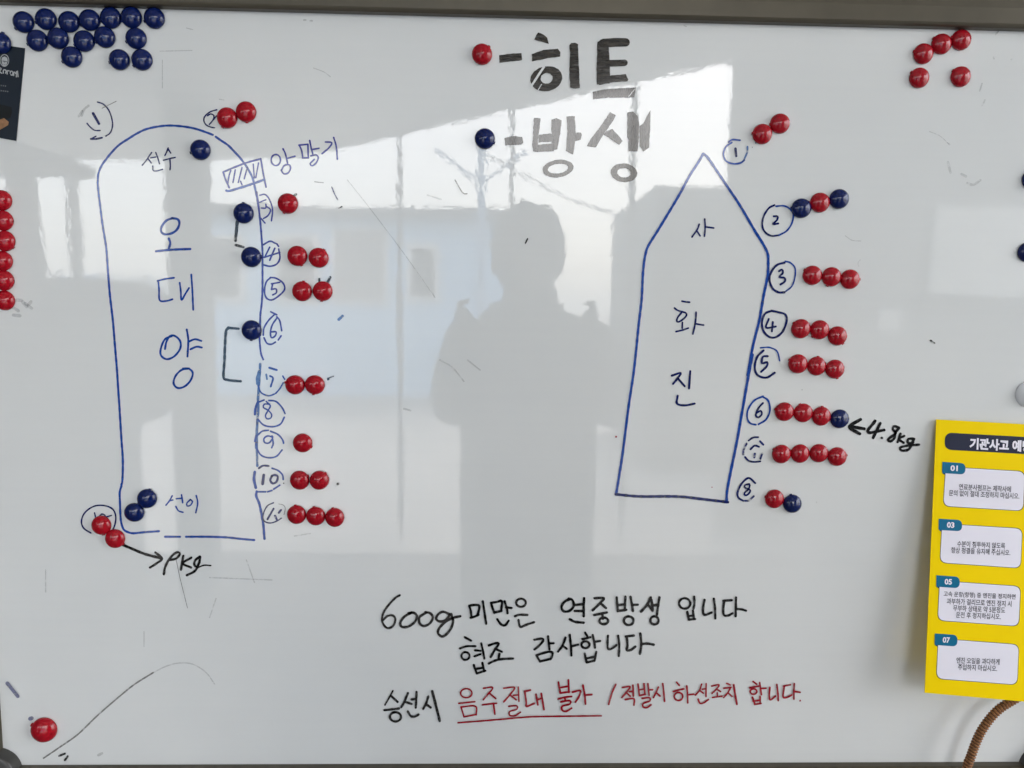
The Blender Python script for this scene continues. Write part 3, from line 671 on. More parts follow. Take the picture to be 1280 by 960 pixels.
write('notice_line', 'second black handwritten notice line of thanks',
  (TF, 'black', 13, '645,355 687,378 | 613,430 660,415 717,415 | o:650,480,27,26 | 712,442 750,446 | 710,482 750,468 | 755,395 765,440 776,497 | 705,540 725,597 | 762,525 775,582 | 720,566 770,558 | 728,596 782,578'),
  (TF, 'black', 14, '805,410 850,395 872,398 845,440 818,487 | 848,432 892,452 | 876,465 870,502 | 805,530 850,510 900,500 967,497'),
  (TG, 'black', 14, '150,372 200,364 208,378 182,410 150,436 | 240,350 246,400 250,436 | 246,396 277,395 | 163,475 187,517 | 165,475 230,455 268,455 267,480 256,502 | 187,516 258,500 | 357,358 337,410 308,450 | 337,410 364,432 | 385,340 394,420 396,477 | 396,416 440,405 | 488,325 502,348 | 470,368 522,355 | o:490,405,27,23 | 538,340 548,385 553,425 | 548,386 587,380 | 485,465 497,522 | 562,453 550,512 | 494,496 552,486 | 498,523 550,512 | 640,345 637,400 641,433 667,430 697,407 | 708,345 715,410 712,480'),
  (TG, 'black', 15, '758,351 812,344 | 765,352 770,410 765,441 792,440 822,418 | 855,330 862,400 853,465 | 865,400 905,398 945,405'))
write('notice_line', 'black opening words of the bottom notice line',
  (TF, 'black', 10, '166,712 140,760 113,807'), (TF, 'black', 14, '152,745 197,786 | 110,841 160,836 207,830 | o:183,886,37,31 | 266,728 242,785 222,821 | 246,785 290,800 | 290,770 320,766 | 323,720 321,780 318,824 | 265,850 285,880 310,885 337,870 | 402,750 386,800 368,832 | 386,800 418,824'), (TF, 'black', 16, '428,715 450,800 478,912'))
write('notice_line', 'red underlined words in the bottom notice line',
  (TF, 'red', 10, 'o:655,728,38,30 | 605,796 712,785 | 620,820 640,886 | 620,820 716,815 721,872 | 640,886 722,870 | 770,695 832,690 800,735 768,772 | 812,730 852,764 | 763,806 857,795 | 836,796 846,868 | 905,695 977,690 945,740 905,786 | 947,740 988,772 | 970,742 1003,740 | 1002,688 1006,782 | 938,816 992,812 992,835 945,850 945,876 980,878 1017,855 | 600,925 800,910 1000,892'),
  (TF, 'red', 12, '1045,716 1082,708 | 1045,716 1055,790 1056,816 1108,797 | 1120,735 1132,805 | 1130,772 1160,760 | 1155,730 1165,790 1173,837'),
  (TG, 'red', 10, '38,892 150,885 350,882 595,879'),
  (TG, 'red', 12, '310,655 322,727 | 376,640 379,722 | 315,692 376,682 | 322,727 382,719 | 308,767 350,756 397,750 | 350,756 356,776 | 325,786 386,778 386,800 335,815 335,841 360,849 397,828 | 403,721 456,711 446,750 423,787 | 473,675 485,740 490,800 | 485,741 532,737'))
write('notice_line', 'red warning words after the slash in the bottom notice line',
  (TG, 'red', 11, '692,670 665,730 645,802 | 738,690 787,685 760,725 733,757 | 760,722 788,748 | 783,718 806,716 | 806,675 809,747 | 755,771 812,765 813,807 | 840,668 849,744 | 880,665 886,737 | 845,706 883,700 | 850,744 889,735 | 906,665 914,742 | 912,706 937,705 | 868,763 917,758 919,780 875,796 875,820 900,824 927,805 | 976,688 960,725 943,757 | 962,725 987,747 | 1005,665 1012,720 1017,782 | 1098,655 1115,676 | 1077,717 1110,707 1145,700 | o:1110,750,28,27 | 1165,680 1170,740 1172,792 | 1172,739 1212,735'),
  (TH, 'red', 10, '411,668 396,710 368,742 | 396,708 422,728 | 415,702 441,698 | 441,665 440,750 | 388,768 400,796 425,792 457,770 | 478,681 527,672 510,700 480,730 | 510,700 537,717 | 515,726 515,752 | 483,757 547,748 | 578,663 602,673 | 558,696 607,689 | 602,694 585,725 558,757 | 585,725 614,750'),
  (TH, 'red', 12, '625,673 635,740 646,801'),
  (TH, 'red', 11, '754,650 777,668 | 733,692 797,680 | o:757,717,22,18 | 798,658 809,738 | 805,696 840,695 | 750,755 767,803 | 801,750 801,797 | 755,781 800,775 | 765,803 807,796 | 866,690 862,740 868,773 903,748 | 912,670 920,730 922,777 | 958,681 1002,672 | 962,682 954,752 980,756 1012,740 | 1029,665 1026,720 1026,767 | 1028,716 1067,722 | d:1068,778,7'))

# stray marks, scratches and half-erased smudges
write('stray_mark', 'long thin grey scratch curving above the lone red magnet', ((0, 780), 'grey', 9, '290,895 400,820 520,735 650,610 800,480 900,400 1020,325'), ((0, 780), 'ghost', 7, '1020,325 1100,285 1180,262 1260,262 1320,285 1380,330 1430,400'))
write('stray_mark', 'short faded lavender stroke near the lower frame corner', ((0, 780), 'lav', 21, '48,395 118,482'))
write('stray_mark', 'small faded marks around the lone red magnet', ((0, 780), 'lav', 22, '200,632 212,628'), ((0, 780), 'wornblack', 12, '395,880 432,864 | 432,908 452,882'), ((0, 780), 'ghost', 14, '655,875 680,862'), ((0, 780), 'ghost', 5, '960,50 960,150'))
write('stray_mark', 'thin vertical scratch below the kilogram note', (T5, 'grey', 3.5, '695,640 720,760 770,960'))
write('stray_mark', 'thin teal tick beside the upper red magnet', (T1, 'wornnavy', 7, '985,660 1005,710 1025,745'), (T1, 'grey', 4, '870,625 930,632'), (T1, 'wornblack', 8, '1032,800 1052,790'), (T1, 'wornblack', 14, '736,716 746,708'))
write('stray_mark', 'small black specks beside the red magnets', (T4, 'black', 14, 'd:758,560,9 | d:398,555,5'), (T3, 'black', 16, 'd:1228,500,10'), (T3, 'wornblack', 8, '1235,492 1262,482'), (T2, 'black', 13, '1168,580 1170,602'), (T2, 'wornblack', 16, '1240,568 1222,606'), ((0, 0, 1), 'ghost', 2, '380,25 382,25 | 388,26 390,26'))
write('stray_mark', 'faint grey scratches in the middle of the board', ((400, 200, 3.2), 'wornblack', 5, '830,315 822,332'), ((400, 200, 3.2), 'grey', 4, '540,80 570,130 588,135'), ((400, 200, 3.2), 'ghost', 5, '430,140 485,158 | 480,800 530,830 575,885 | 590,800 640,840'), ((400, 200, 3.2), 'ghost', 3, '110,80 220,220 340,380 460,550'), ((400, 200, 3.2), 'wornblue', 10, '75,638 90,624'))
write('stray_mark', 'half erased grey smudges near the right frame', ((1040, 20), 'ghost', 5, '650,770 720,800 780,855'), ((1040, 20), 'ghost', 9, '770,845 785,858 | 1000,450 985,500 | 1020,560 1000,600 | 1110,100 1090,125 | 1080,285 1075,275 | 1195,290 1205,285'), ((1140, 180, 2.667), 'ghost', 7, '165,100 180,108 | 185,130 205,136 228,120 | 120,60 128,95'), ((1140, 180, 2.667), 'wornblack', 5, '62,655 75,664'))
write('stray_mark', 'dusty half erased patch below the column of red magnets', ((0, 200, 4.8), 'ghost', 16, '135,850 160,880 | 150,860 190,890 | 70,880 110,905 | 95,840 130,842 | 170,870 185,850 | 80,930 120,935'))
write('stray_mark', 'faint grey ticks below the rounded boat', (P, 'ghost', 1.3, '270,748 262,772 | 308,700 318,728 | 262,722 340,725 | 368,670 388,667 | 57,712 57,740'), (P, 'ghost', 2.2, '505,511 513,513'))
write('stray_mark', 'faint marks in the upper part of the board', (P, 'ghost', 1.0, '392,85 405,90 413,96 | 200,64 240,63 | 203,75 203,110 | 274,124 280,125 | 855,32 858,33 | 233,35 241,37'))
write('stray_mark', 'tiny dark dots beside the pointed boat', (TE, 'wornnavy', 9, 'd:985,152,5 | d:962,183,4'), (T7, 'ghost', 8, 'd:537,842,6 | d:440,92,5'), (T6, 'ghost', 4, '935,185 920,205 925,230 | 835,25 880,55 940,60'), (P, 'red', 2, 'd:770,546,1.3 | d:890,609,0.8'))

# ================================================================== MAGNETS
def mat_magnet(name, c, c2):
    m = mat_basic(name, c, 0.2, noise=0.18, scale=420, ior=1.5)
    n = m.node_tree.nodes; l = m.node_tree.links; b = n['Principled BSDF']
    nz = n.new('ShaderNodeTexNoise'); nz.inputs['Scale'].default_value = 260; nz.inputs['Detail'].default_value = 4
    tc = n.new('ShaderNodeTexCoord'); l.new(tc.outputs['Object'], nz.inputs['Vector'])
    oi = n.new('ShaderNodeObjectInfo'); 
    mr = n.new('ShaderNodeMapRange'); mr.inputs[1].default_value = 0.3; mr.inputs[2].default_value = 0.75; mr.inputs[3].default_value = 0.06; mr.inputs[4].default_value = 0.20
    l.new(nz.outputs[0], mr.inputs[0]); l.new(mr.outputs[0], b.inputs['Roughness'])
    bp = n.new('ShaderNodeBump'); bp.inputs['Strength'].default_value = 0.12; bp.inputs['Distance'].default_value = 0.0004
    l.new(nz.outputs[0], bp.inputs['Height']); l.new(bp.outputs[0], b.inputs['Normal'])
    return m
M['mred'] = mat_magnet('red_magnet_plastic', (0.36, 0.004, 0.013), None)
M['mblue'] = mat_magnet('navy_magnet_plastic', (0.0025, 0.011, 0.085), None)
M['ferrite'] = mat_basic('ferrite', (0.03, 0.028, 0.027), 0.7)
M['clearplastic'] = mat_basic('clear_plastic', (0.92, 0.94, 0.97), 0.12, noise=0.02)
M['clearplastic'].node_tree.nodes['Principled BSDF'].inputs['Transmission Weight'].default_value = 0.2

def magnet_mesh(name, mat, s=1.0):
    prof = [(.0104, 0), (.01065, .0007), (.01065, .0016), (.0104, .0025), (.0098, .0037), (.0087, .0048), (.0070, .0059), (.0050, .0068), (.0030, .00745), (.0014, .0078)]
    bm = bmesh.new(); n = 36; rings = []
    for r, h in prof:
        rings.append([bm.verts.new((r * s * math.cos(2 * math.pi * i / n), -h * s, r * s * math.sin(2 * math.pi * i / n))) for i in range(n)])
    for A, B in zip(rings, rings[1:]):
        for i in range(n): bm.faces.new((A[i], A[(i + 1) % n], B[(i + 1) % n], B[i]))
    c = bm.verts.new((0, -.0079 * s, 0))
    for i in range(n): bm.faces.new((rings[-1][i], rings[-1][(i + 1) % n], c))
    # moulding tab at the rim
    q = bmesh.ops.create_cube(bm, size=1)['verts']
    for v in q: v.co = Vector((.0106 * s + v.co.x * .0017, -.0011 + v.co.y * .0018, v.co.z * .0026))
    bmesh.ops.recalc_face_normals(bm, faces=bm.faces)
    me = bpy.data.meshes.new(name); bm.to_mesh(me); bm.free(); me.materials.append(mat)
    me.polygons.foreach_set('use_smooth', [True] * len(me.polygons))
    return me
def base_mesh():
    bm = bmesh.new(); bmesh.ops.create_cone(bm, cap_ends=True, segments=24, radius1=.0085, radius2=.0085, depth=.0012, matrix=Matrix.Translation((0, -.0006, 0)) @ Matrix.Rotation(R(90), 4, 'X'))
    me = bpy.data.meshes.new('magnet_base'); bm.to_mesh(me); bm.free(); me.materials.append(M['ferrite']); return me
capR, capB, baseM = magnet_mesh('cap', M['mred']), magnet_mesh('cap', M['mblue']), base_mesh()
ORD = ['first', 'second', 'third', 'fourth', 'fifth', 'sixth', 'seventh']
def magnet(x, y, c, label, group, s=1.0, tab=None, h0=0.0004):
    p = onb(x, y, .0035 * s + h0); p.y = -h0
    t = empty('magnet', p, label, 'magnet', group)
    o = bpy.data.objects.new('cap', capR if c == 'r' else capB); col.objects.link(o); o.parent = t
    o.rotation_euler.y = R(random.uniform(0, 360) if tab is None else tab + random.uniform(-14, 14))
    o.scale = (s * random.uniform(.985, 1.015), s * random.uniform(.93, 1.06), s * random.uniform(.985, 1.015))
    b = bpy.data.objects.new('magnet_base', baseM); col.objects.link(b); b.parent = t; b.scale = (s, 1, s)
    return t
G = 'navy magnets parked in a cluster under the top frame'
for i, (x, y) in enumerate([(27.7, 26.6), (55.7, 22.9), (84.8, 26.3), (110.6, 24), (137, 21), (163, 20.6), (191.6, 21.6)]):
    magnet(x, y, 'b', '%s navy magnet of the cluster\'s uppermost row, counted from the dark leaflet' % ORD[i], G, tab=150)
for i, (x, y) in enumerate([(45, 49.7), (71, 47), (103.7, 50.3), (129.4, 45.4), (168.8, 47)]):
    magnet(x, y, 'b', '%s navy magnet of the cluster\'s middle row, counted from the dark leaflet' % ORD[i], G, tab=150)
for i, (x, y) in enumerate([(88, 70.3), (147.8, 73.7), (176, 73.7)]):
    magnet(x, y, 'b', '%s navy magnet of the cluster\'s lowest row, counted from the dark leaflet' % ORD[i], G, tab=150)
magnet(-1.5, 53, 'b', 'navy magnet pinning the top edge of the dark leaflet', G, h0=.0012)
G = 'red magnets in a column by the side frame'
for i, (x, y) in enumerate([(0, 250), (2, 275.5), (4, 301), (1, 326), (3, 350.5), (3.7, 375.5)]):
    magnet(x, y, 'r', '%s red magnet down the column below the dark leaflet' % ORD[i], G)
G = 'magnets around the rounded boat drawing'
magnet(282.8, 146.6, 'r', 'red magnet touching the circled two above the rounded boat', G); magnet(306.6, 139, 'r', 'red magnet above the rounded bow, outer one of a touching pair', G)
magnet(249.4, 186.7, 'b', 'navy magnet inside the rounded bow beside small handwriting', G)
magnet(303.4, 266.2, 'b', 'navy magnet at the top of the short worn black bracket', G); magnet(313, 321, 'b', 'navy magnet on the boat line at the circled four', G)
magnet(313.5, 412.8, 'b', 'navy magnet on the boat line at the circled six', G)
magnet(359, 254, 'r', 'single red magnet beside the circled three of the rounded boat', G)
for (a, b, nm) in (((370.9, 319.7), (397.5, 322), 'four'), ((376.9, 364), (402.6, 363.8), 'five'), ((368, 481.3), (392.8, 481.3), 'seven'), ((373.8, 600.9), (398.5, 600.9), 'ten')):
    magnet(*a, 'r', 'inner red magnet of the pair beside the rounded boat\'s circled %s' % nm, G); magnet(*b, 'r', 'outer red magnet of the pair beside the rounded boat\'s circled %s' % nm, G)
magnet(377.5, 554.2, 'r', 'single red magnet beside the circled nine of the rounded boat', G)
for i, q in enumerate([(370, 644), (394, 645.9), (417.8, 647.6)]):
    magnet(*q, 'r', '%s of three red magnets beside the circled eleven, counted from the boat' % ORD[i], G, tab=-90)
magnet(182.4, 624, 'b', 'navy magnet beside small handwriting in the stern of the rounded boat', G); magnet(166.5, 641.3, 'b', 'navy magnet in the stern corner of the rounded boat', G)
magnet(125.3, 657.3, 'r', 'red magnet covering the circled twelve', G); magnet(142.5, 674.1, 'r', 'red magnet at the tail of the black arrow below the rounded boat', G)
magnet(52.9, 914.3, 'r', 'larger lone red magnet above the lower frame corner', 'lone magnets', s=1.36, tab=200)
magnet(602.5, 66.8, 'r', 'lone red magnet before the upper big legend word', 'legend magnets'); magnet(606, 172.7, 'b', 'lone navy magnet before the lower big legend word', 'legend magnets')
G = 'magnets around the pointed boat drawing'
TABL = 180
magnet(953.8, 166.9, 'r', 'red magnet nearer the circled one of the pointed boat', G, tab=TABL); magnet(976, 153.8, 'r', 'red magnet farther from the circled one of the pointed boat', G, tab=TABL)
magnet(1002.8, 260, 'b', 'navy magnet touching the circled two of the pointed boat', G, tab=TABL); magnet(1026, 252.8, 'r', 'red magnet between two navy magnets beside the circled two', G, tab=TABL); magnet(1050, 248.4, 'b', 'navy magnet at the outer end of the row beside the circled two', G, tab=TABL)
for nm, pts in (('three', [(1016.6, 344), (1040.6, 345.9), (1063.7, 349)]), ('four', [(1002.2, 411), (1025.6, 412.3), (1048, 420)]), ('five', [(998.4, 455), (1021.9, 457.8), (1044.8, 461.6)]),
                ('six', [(981.5, 515), (1005, 516.5), (1027.8, 520.6)]), ('seven', [(977.8, 568), (1001.2, 567.5), (1024.6, 567), (1047.5, 571.3)])):
    for i, q in enumerate(pts):
        magnet(*q, 'r', '%s red magnet in the row beside the pointed boat\'s circled %s' % (ORD[i], nm), G, tab=TABL + 25 if i == 0 else None)
magnet(1050.7, 524, 'b', 'navy magnet at the tip of the black arrow to the weight note', G, tab=200)
magnet(969.1, 624.3, 'r', 'red magnet beside the circled eight of the pointed boat', G, tab=205); magnet(991.3, 630.3, 'b', 'navy magnet touching the red one beside the circled eight', G, tab=250)
G = 'red magnets in the upper corner'
for i, q in enumerate([(1203, 49), (1178.4, 54.1), (1155.7, 66.3)]):
    magnet(*q, 'r', '%s red magnet of the slanting touching trio, counted down from the top frame' % ORD[i], G, tab=205)
magnet(1150.6, 96.5, 'r', 'separate red magnet just below the slanting red trio', G, tab=205); magnet(1202.6, 95, 'r', 'separate red magnet away from the slanting red trio, beside bare board', G, tab=205)
magnet(1286, 315, 'b', 'navy magnet by the side frame above the yellow poster', 'side frame magnets'); magnet(1291.5, 224, 'b', 'navy magnet by the side frame, high above the yellow poster', 'side frame magnets')

# clear suction knob above the poster
p = onb(1288, 493, .004); p.y = -.0002
kn = empty('clear_knob', p, 'clear plastic knob by the side frame above the yellow poster', 'knob')
bm = bmesh.new(); n = 32; rings = []
for r, h in [(.0145, 0), (.0148, .001), (.0143, .0022), (.0125, .0042), (.0095, .0062), (.006, .0075), (.002, .0081)]:
    rings.append([bm.verts.new((p.x + r * math.cos(2 * math.pi * i / n), -.0003 - h, p.z + r * math.sin(2 * math.pi * i / n))) for i in range(n)])
for A, B in zip(rings, rings[1:]):
    for i in range(n): bm.faces.new((A[i], A[(i + 1) % n], B[(i + 1) % n], B[i]))
bm.faces.new(rings[-1]); bm.faces.new(list(reversed(rings[0]))); bmesh.ops.recalc_face_normals(bm, faces=bm.faces)
from_bm('cap', bm, M['clearplastic'], kn, True)
bm = bmesh.new(); bmesh.ops.create_cone(bm, cap_ends=True, segments=20, radius1=.006, radius2=.005, depth=.006, matrix=Matrix.Translation((p.x, -.010, p.z)) @ Matrix.Rotation(R(90), 4, 'X'))
from_bm('grip', bm, M['clearplastic'], kn, True)

# ================================================================== YELLOW POSTER
class Sheet:
    """a flat sheet held off the board: o origin (upper corner), u along its width, v down its length"""
    def __init__(s, tl, tr, bl, h_top, h_bot):
        s.o = onb(*tl, h_top); B = onb(*bl, h_bot)
        v = (B - s.o); s.L = v.length; s.v = v.normalized()
        d = ray(*tr); 
        # width direction: square to v, in the plane whose horizontal line is parallel to the board
        n = s.v.cross(Vector((1, 0, 0))).normalized()
        if n.y > 0: n = -n
        s.n = n; s.plane = (s.o, n)
        q = s.hit(*tr); u = (q - s.o); u -= s.v * u.dot(s.v) * 1.0
        s.u = u.normalized()
    def hit(s, px, py):
        d = ray(px, py); t = (s.o - CAM).dot(s.n) / d.dot(s.n); return CAM + d * t
    def at(s, px, py, h):
        d = ray(px, py); o = s.o + s.n * h; t = (o - CAM).dot(s.n) / d.dot(s.n); return CAM + d * t
po = Sheet((1170.6, 524.2), (1280, 530.2), (1156, 866), .005, .040)
poster = empty('poster', onb(1156, 866, .03), 'yellow safety poster with white panels and blue number tabs', 'poster')
M['pyellow'] = mat_basic('yellow_print', (0.95, 0.68, 0.0), 0.5, noise=0.02, scale=8, spec=0.06)
M['pnavy'] = mat_basic('navy_print', (0.014, 0.018, 0.045), 0.45, noise=0.03, spec=0.2)
M['pteal'] = mat_basic('teal_print', (0.0, 0.14, 0.27), 0.45, noise=0.03, spec=0.2)
M['pteald'] = mat_basic('dark_teal_print', (0.0, 0.05, 0.10), 0.45, noise=0.03, spec=0.2)
M['pwhite'] = mat_basic('white_print', (0.82, 0.80, 0.88), 0.5, noise=0.015, spec=0.2)
M['pline'] = mat_basic('olive_line_print', (0.10, 0.08, 0.03), 0.5, noise=0.03, spec=0.2)
M['ptext'] = mat_basic('grey_text_print', (0.06, 0.06, 0.08), 0.5, noise=0.03, spec=0.2)
def solid_quad(name, pts, nrm, th, mat, parent):
    V = list(pts) + [p - nrm * th for p in pts]
    o = mk(name, V, [(0, 1, 2, 3), (7, 6, 5, 4), (0, 4, 5, 1), (1, 5, 6, 2), (2, 6, 7, 3), (3, 7, 4, 0)], mat, parent)
    bm = bmesh.new(); bm.from_mesh(o.data); bmesh.ops.recalc_face_normals(bm, faces=bm.faces); bm.to_mesh(o.data); bm.free()
    return o
tr0 = po.hit(1280, 530.2); br0 = po.hit(1280, 877.0); tl0 = po.o; bl0 = po.o + po.v * po.L
ext = lambda a, b, k: a + (b - a) * k
solid_quad('sheet', [tl0, bl0, ext(bl0, br0, 1.35), ext(tl0, tr0, 1.35)], po.n, .0008, M['pyellow'], poster)
def flatpoly(name, pts3, nrm, mat, parent, label=None):
    n = Vector((0, 0, 0))
    for i in range(len(pts3)): n += (pts3[i] - pts3[0]).cross(pts3[(i + 1) % len(pts3)] - pts3[0])
    if n.dot(nrm) < 0: pts3 = list(reversed(pts3))
    return mk(name, pts3, [tuple(range(len(pts3)))], mat, parent, label)
def rounded(c, r, n=6, which=(1, 1, 1, 1)):
    """quad corners c (tl,tr,br,bl) in pixels -> rounded outline"""
    out = []
    for i in range(4):
        p = Vector(c[i]); a = Vector(c[i - 1]); b = Vector(c[(i + 1) % 4])
        rr = r * which[i]
        if rr <= 0: out.append(tuple(p)); continue
        pa = p + (a - p).normalized() * rr; pb = p + (b - p).normalized() * rr
        for k in range(n + 1):
            t = k / n; out.append(tuple(pa * (1 - t) ** 2 + p * 2 * t * (1 - t) + pb * t * t))
    return out
pp = lambda pts, h: [po.at(x, y, h) for x, y in pts]
flatpoly('title_banner', pp(rounded([(1181.5, 540.6), (1318, 548.2), (1317, 569.6), (1180.6, 562)], 9.5, 8, (1, 0, 0, 1)), .0002), po.n, M['pnavy'], poster)
def text3(name, body, cx, cy, wpx, hgt, sh, mat, h, parent, bold=0.0, hpx=None):
    cu = bpy.data.curves.new('t', 'FONT'); cu.body = body; cu.align_x = 'CENTER'; cu.align_y = 'CENTER'; cu.size = 1; cu.offset = bold; cu.resolution_u = 3
    ob = bpy.data.objects.new('t', cu); col.objects.link(ob)
    dg = bpy.context.evaluated_depsgraph_get(); me = bpy.data.meshes.new_from_object(ob.evaluated_get(dg))
    bpy.data.objects.remove(ob); bpy.data.curves.remove(cu)
    xs = [v.co.x for v in me.vertices]; ys = [v.co.y for v in me.vertices]
    mx, Mx, my, My = min(xs), max(xs), min(ys), max(ys)
    c = sh.at(cx, cy, h); wm = (sh.at(cx + wpx / 2, cy, h) - sh.at(cx - wpx / 2, cy, h)).length
    hm = (sh.at(cx, cy + hpx / 2, h) - sh.at(cx, cy - hpx / 2, h)).length if hpx else None
    sx = wm / (Mx - mx); sy = hm / (My - my) if hm else sx
    V = [c + sh.u * ((v.co.x - (mx + Mx) / 2) * sx) - sh.v * ((v.co.y - (my + My) / 2) * sy) for v in me.vertices]
    F = [tuple(p.vertices) for p in me.polygons]
    bpy.data.meshes.remove(me)
    if F:
        f = F[0]; nn = (V[f[1]] - V[f[0]]).cross(V[f[2]] - V[f[0]])
    return mk(name, V, F, mat, parent)
text3('title_lettering', '기관사고 예방', 1251, 556.3, 78, 0, po, M['pwhite'], .0004, poster, .045, 14.5)
PAN = [((1181.6, 583), (1281.5, 588.8), (1279.5, 639.2), (1178.6, 633.2), (1178, 577.3), (1207, 579.2), (1206.6, 593.2), (1177.6, 591.4), '01'),
       ((1177, 654), (1278.5, 660.2), (1276.3, 710.8), (1174.4, 703.8), (1173.5, 648.3), (1202.8, 650.2), (1202.4, 664.2), (1173.1, 662.4), '03'),
       ((1174, 725.4), (1276.3, 732.4), (1274.0, 783.4), (1171.6, 776), (1170.6, 719.1), (1199.8, 721), (1199.4, 735.3), (1170.2, 733.4), '05'),
       ((1172.2, 797.6), (1274.2, 805.2), (1272, 856.6), (1170, 848.8), (1168.6, 791.8), (1197, 793.7), (1196.6, 808.2), (1168.2, 806.2), '07')]
TXT = [[('연료분사펌프는 제작사에', 1231.3, 610, 65), ('문의 없이 절대 조정하지 마십시오.', 1230.3, 618.1, 88)],
       [('수분이 침투하지 않도록', 1226.5, 681, 60), ('항상 청결을 유지해 주십시오.', 1226, 689.2, 74)],
       [('고속 운항(항행) 중 엔진을 정지하면', 1224.5, 744.6, 90), ('과부하가 걸리므로 엔진 정지 시', 1224, 753.2, 81), ('무부하 상태로 약 5분정도', 1224, 761.4, 65), ('운전 후 정지하십시오.', 1223, 769.6, 56)],
       [('엔진 오일을 과다하게', 1222.5, 826.4, 54), ('주입하지 마십시오.', 1222, 834.7, 49)]]
for q, T in zip(PAN, TXT):
    out = rounded(q[:4], 9)
    cx = sum(a[0] for a in q[:4]) / 4; cy = sum(a[1] for a in q[:4]) / 4
    pn = flatpoly('panel_outline', pp(out, .0002), po.n, M['pline'], poster)
    inn = [(x + (cx - x) / abs(cx - x + 1e-6) * .75 if abs(cx - x) > 1 else x, y + (.75 if y < cy else -.75)) for x, y in out]
    flatpoly('panel_face', pp(inn, .00035), po.n, M['pwhite'], pn)
    tl, tr_, br, bl = q[4:8]
    flatpoly('tab_fold', pp([(bl[0], bl[1] - .2), (bl[0] + 3.6, bl[1] - .2), (bl[0] + 3.6, bl[1] + 2.4)], .0003), po.n, M['pteald'], poster)
    tb = flatpoly('number_tab', pp(rounded(q[4:8], 6.5, 6, (0, 1, 1, .35)), .0005), po.n, M['pteal'], poster)
    text3('tab_number', q[8], (tl[0] + tr_[0]) / 2 + .2, (tl[1] + br[1]) / 2, 9.2, 0, po, M['pwhite'], .0007, tb, .035, 7.2)
    for body, x, y, wd in T: text3('panel_lettering', body, x, y, wd, 0, po, M['ptext'], .0006, pn, .012, 7.6)

# ================================================================== DARK LEAFLET
lf = Sheet((-44, 50), (31.3, 60.0), (-54, 164), .0006, .0012)
leaf = empty('leaflet', onb(20, 176, .001), 'dark navy leaflet with pale emblem pinned under a navy magnet', 'leaflet')
M['lnavy'] = mat_basic('dark_leaflet_print', (0.010, 0.017, 0.028), 0.4, noise=0.1, scale=20, spec=0.2)
M['lpale'] = mat_basic('pale_leaflet_print', (0.42, 0.44, 0.45), 0.5, noise=0.1, scale=300, spec=0.2)
M['lgrey'] = mat_basic('grey_leaflet_print', (0.13, 0.14, 0.15), 0.5, noise=0.1, scale=300, spec=0.2)
M['ltan'] = mat_basic('tan_leaflet_print', (0.30, 0.16, 0.08), 0.5, noise=0.25, scale=200, spec=0.2)
M['lblack'] = mat_basic('black_leaflet_print', (0.006, 0.008, 0.010), 0.4, noise=0.2, scale=100, spec=0.2)
lp = lambda pts, h: [lf.at(x, y, h) for x, y in pts]
solid_quad('sheet', lp([(-46, 49), (-56, 162.5), (20, 176), (31.3, 60.2)], 0), lf.n, .0004, M['lnavy'], leaf)
def lringmesh(cx, cy, ro, ri, asp, h):
    n = 28; V = []; F = []
    for i in range(n):
        a = 2 * math.pi * i / n
        V += [lf.at(cx + ro * math.cos(a), cy + ro * asp * math.sin(a), h), lf.at(cx + ri * math.cos(a), cy + ri * asp * math.sin(a), h)]
        j = (i + 1) % n; F.append((2 * i, 2 * i + 1, 2 * j + 1, 2 * j))
    return V, F
em = mk('emblem_ring', *lringmesh(5.6, 75.5, 5.8, 5.0, 1.35, .0003), M['lpale'], leaf)
flatpoly('emblem_head', lp([(1.9, 74), (3, 71.5), (6, 70.5), (9.2, 72.5), (9.6, 76), (8.6, 80), (6.6, 83), (4, 82.5), (2.4, 79)], .0003), lf.n, M['lpale'], leaf)
flatpoly('emblem_shade', lp([(3, 75.6), (8.8, 76.4), (8.6, 77.6), (6.2, 77.4), (5.8, 79), (5, 77.2), (3, 76.8)], .00045), lf.n, M['lgrey'], leaf)
flatpoly('emblem_shade', lp([(4.4, 80.6), (7.2, 80.8), (6.8, 81.5), (4.6, 81.3)], .00045), lf.n, M['lgrey'], leaf)
def lstroke(name, polys, w, mat, h):
    V = []; F = []
    for pts in polys:
        pts = smooth(pts, step=1.0); k = len(V)
        for i, (x, y) in enumerate(pts):
            a = pts[max(0, i - 1)]; b = pts[min(len(pts) - 1, i + 1)]; dx, dy = b[0] - a[0], b[1] - a[1]; L = math.hypot(dx, dy) or 1
            V += [lf.at(x - dy / L * w / 2, y + dx / L * w / 2, h), lf.at(x + dy / L * w / 2, y - dx / L * w / 2, h)]
            if i: j = k + 2 * i; F.append((j - 2, j - 1, j + 1, j))
        h += .00001
    return mk(name, V, F, mat, leaf)
lstroke('script_lettering', [[(-16, 84), (-13, 90), (-11, 83), (-8, 90)], [(-6, 85), (-8, 88), (-5, 91), (-3, 87)], [(-2, 92), (-1.4, 85), (1.5, 86), (-.5, 89), (2.6, 92)], [(4, 92), (4.6, 87.4), (7.6, 88.2), (7, 92)], [(9, 93), (9.2, 88.5), (12, 88.8)], [(12.8, 92), (13.4, 89), (16, 90), (15.4, 94), (13, 93)], [(17, 95), (17.6, 90), (20, 92), (20.6, 89), (20.4, 96.6)], [(21.8, 88.4), (22.6, 96.4)]], 1.3, M['lpale'], .0003)
lstroke('small_print', [[(-20 + k * 2.6, 104 + k * .34), (-18.4 + k * 2.6, 104.3 + k * .34)] for k in range(11)] + [[(-20 + k * 2.6, 110.5 + k * .34), (-18.2 + k * 2.6, 110.8 + k * .34)] for k in range(12)], 1.6, M['lgrey'], .0003)
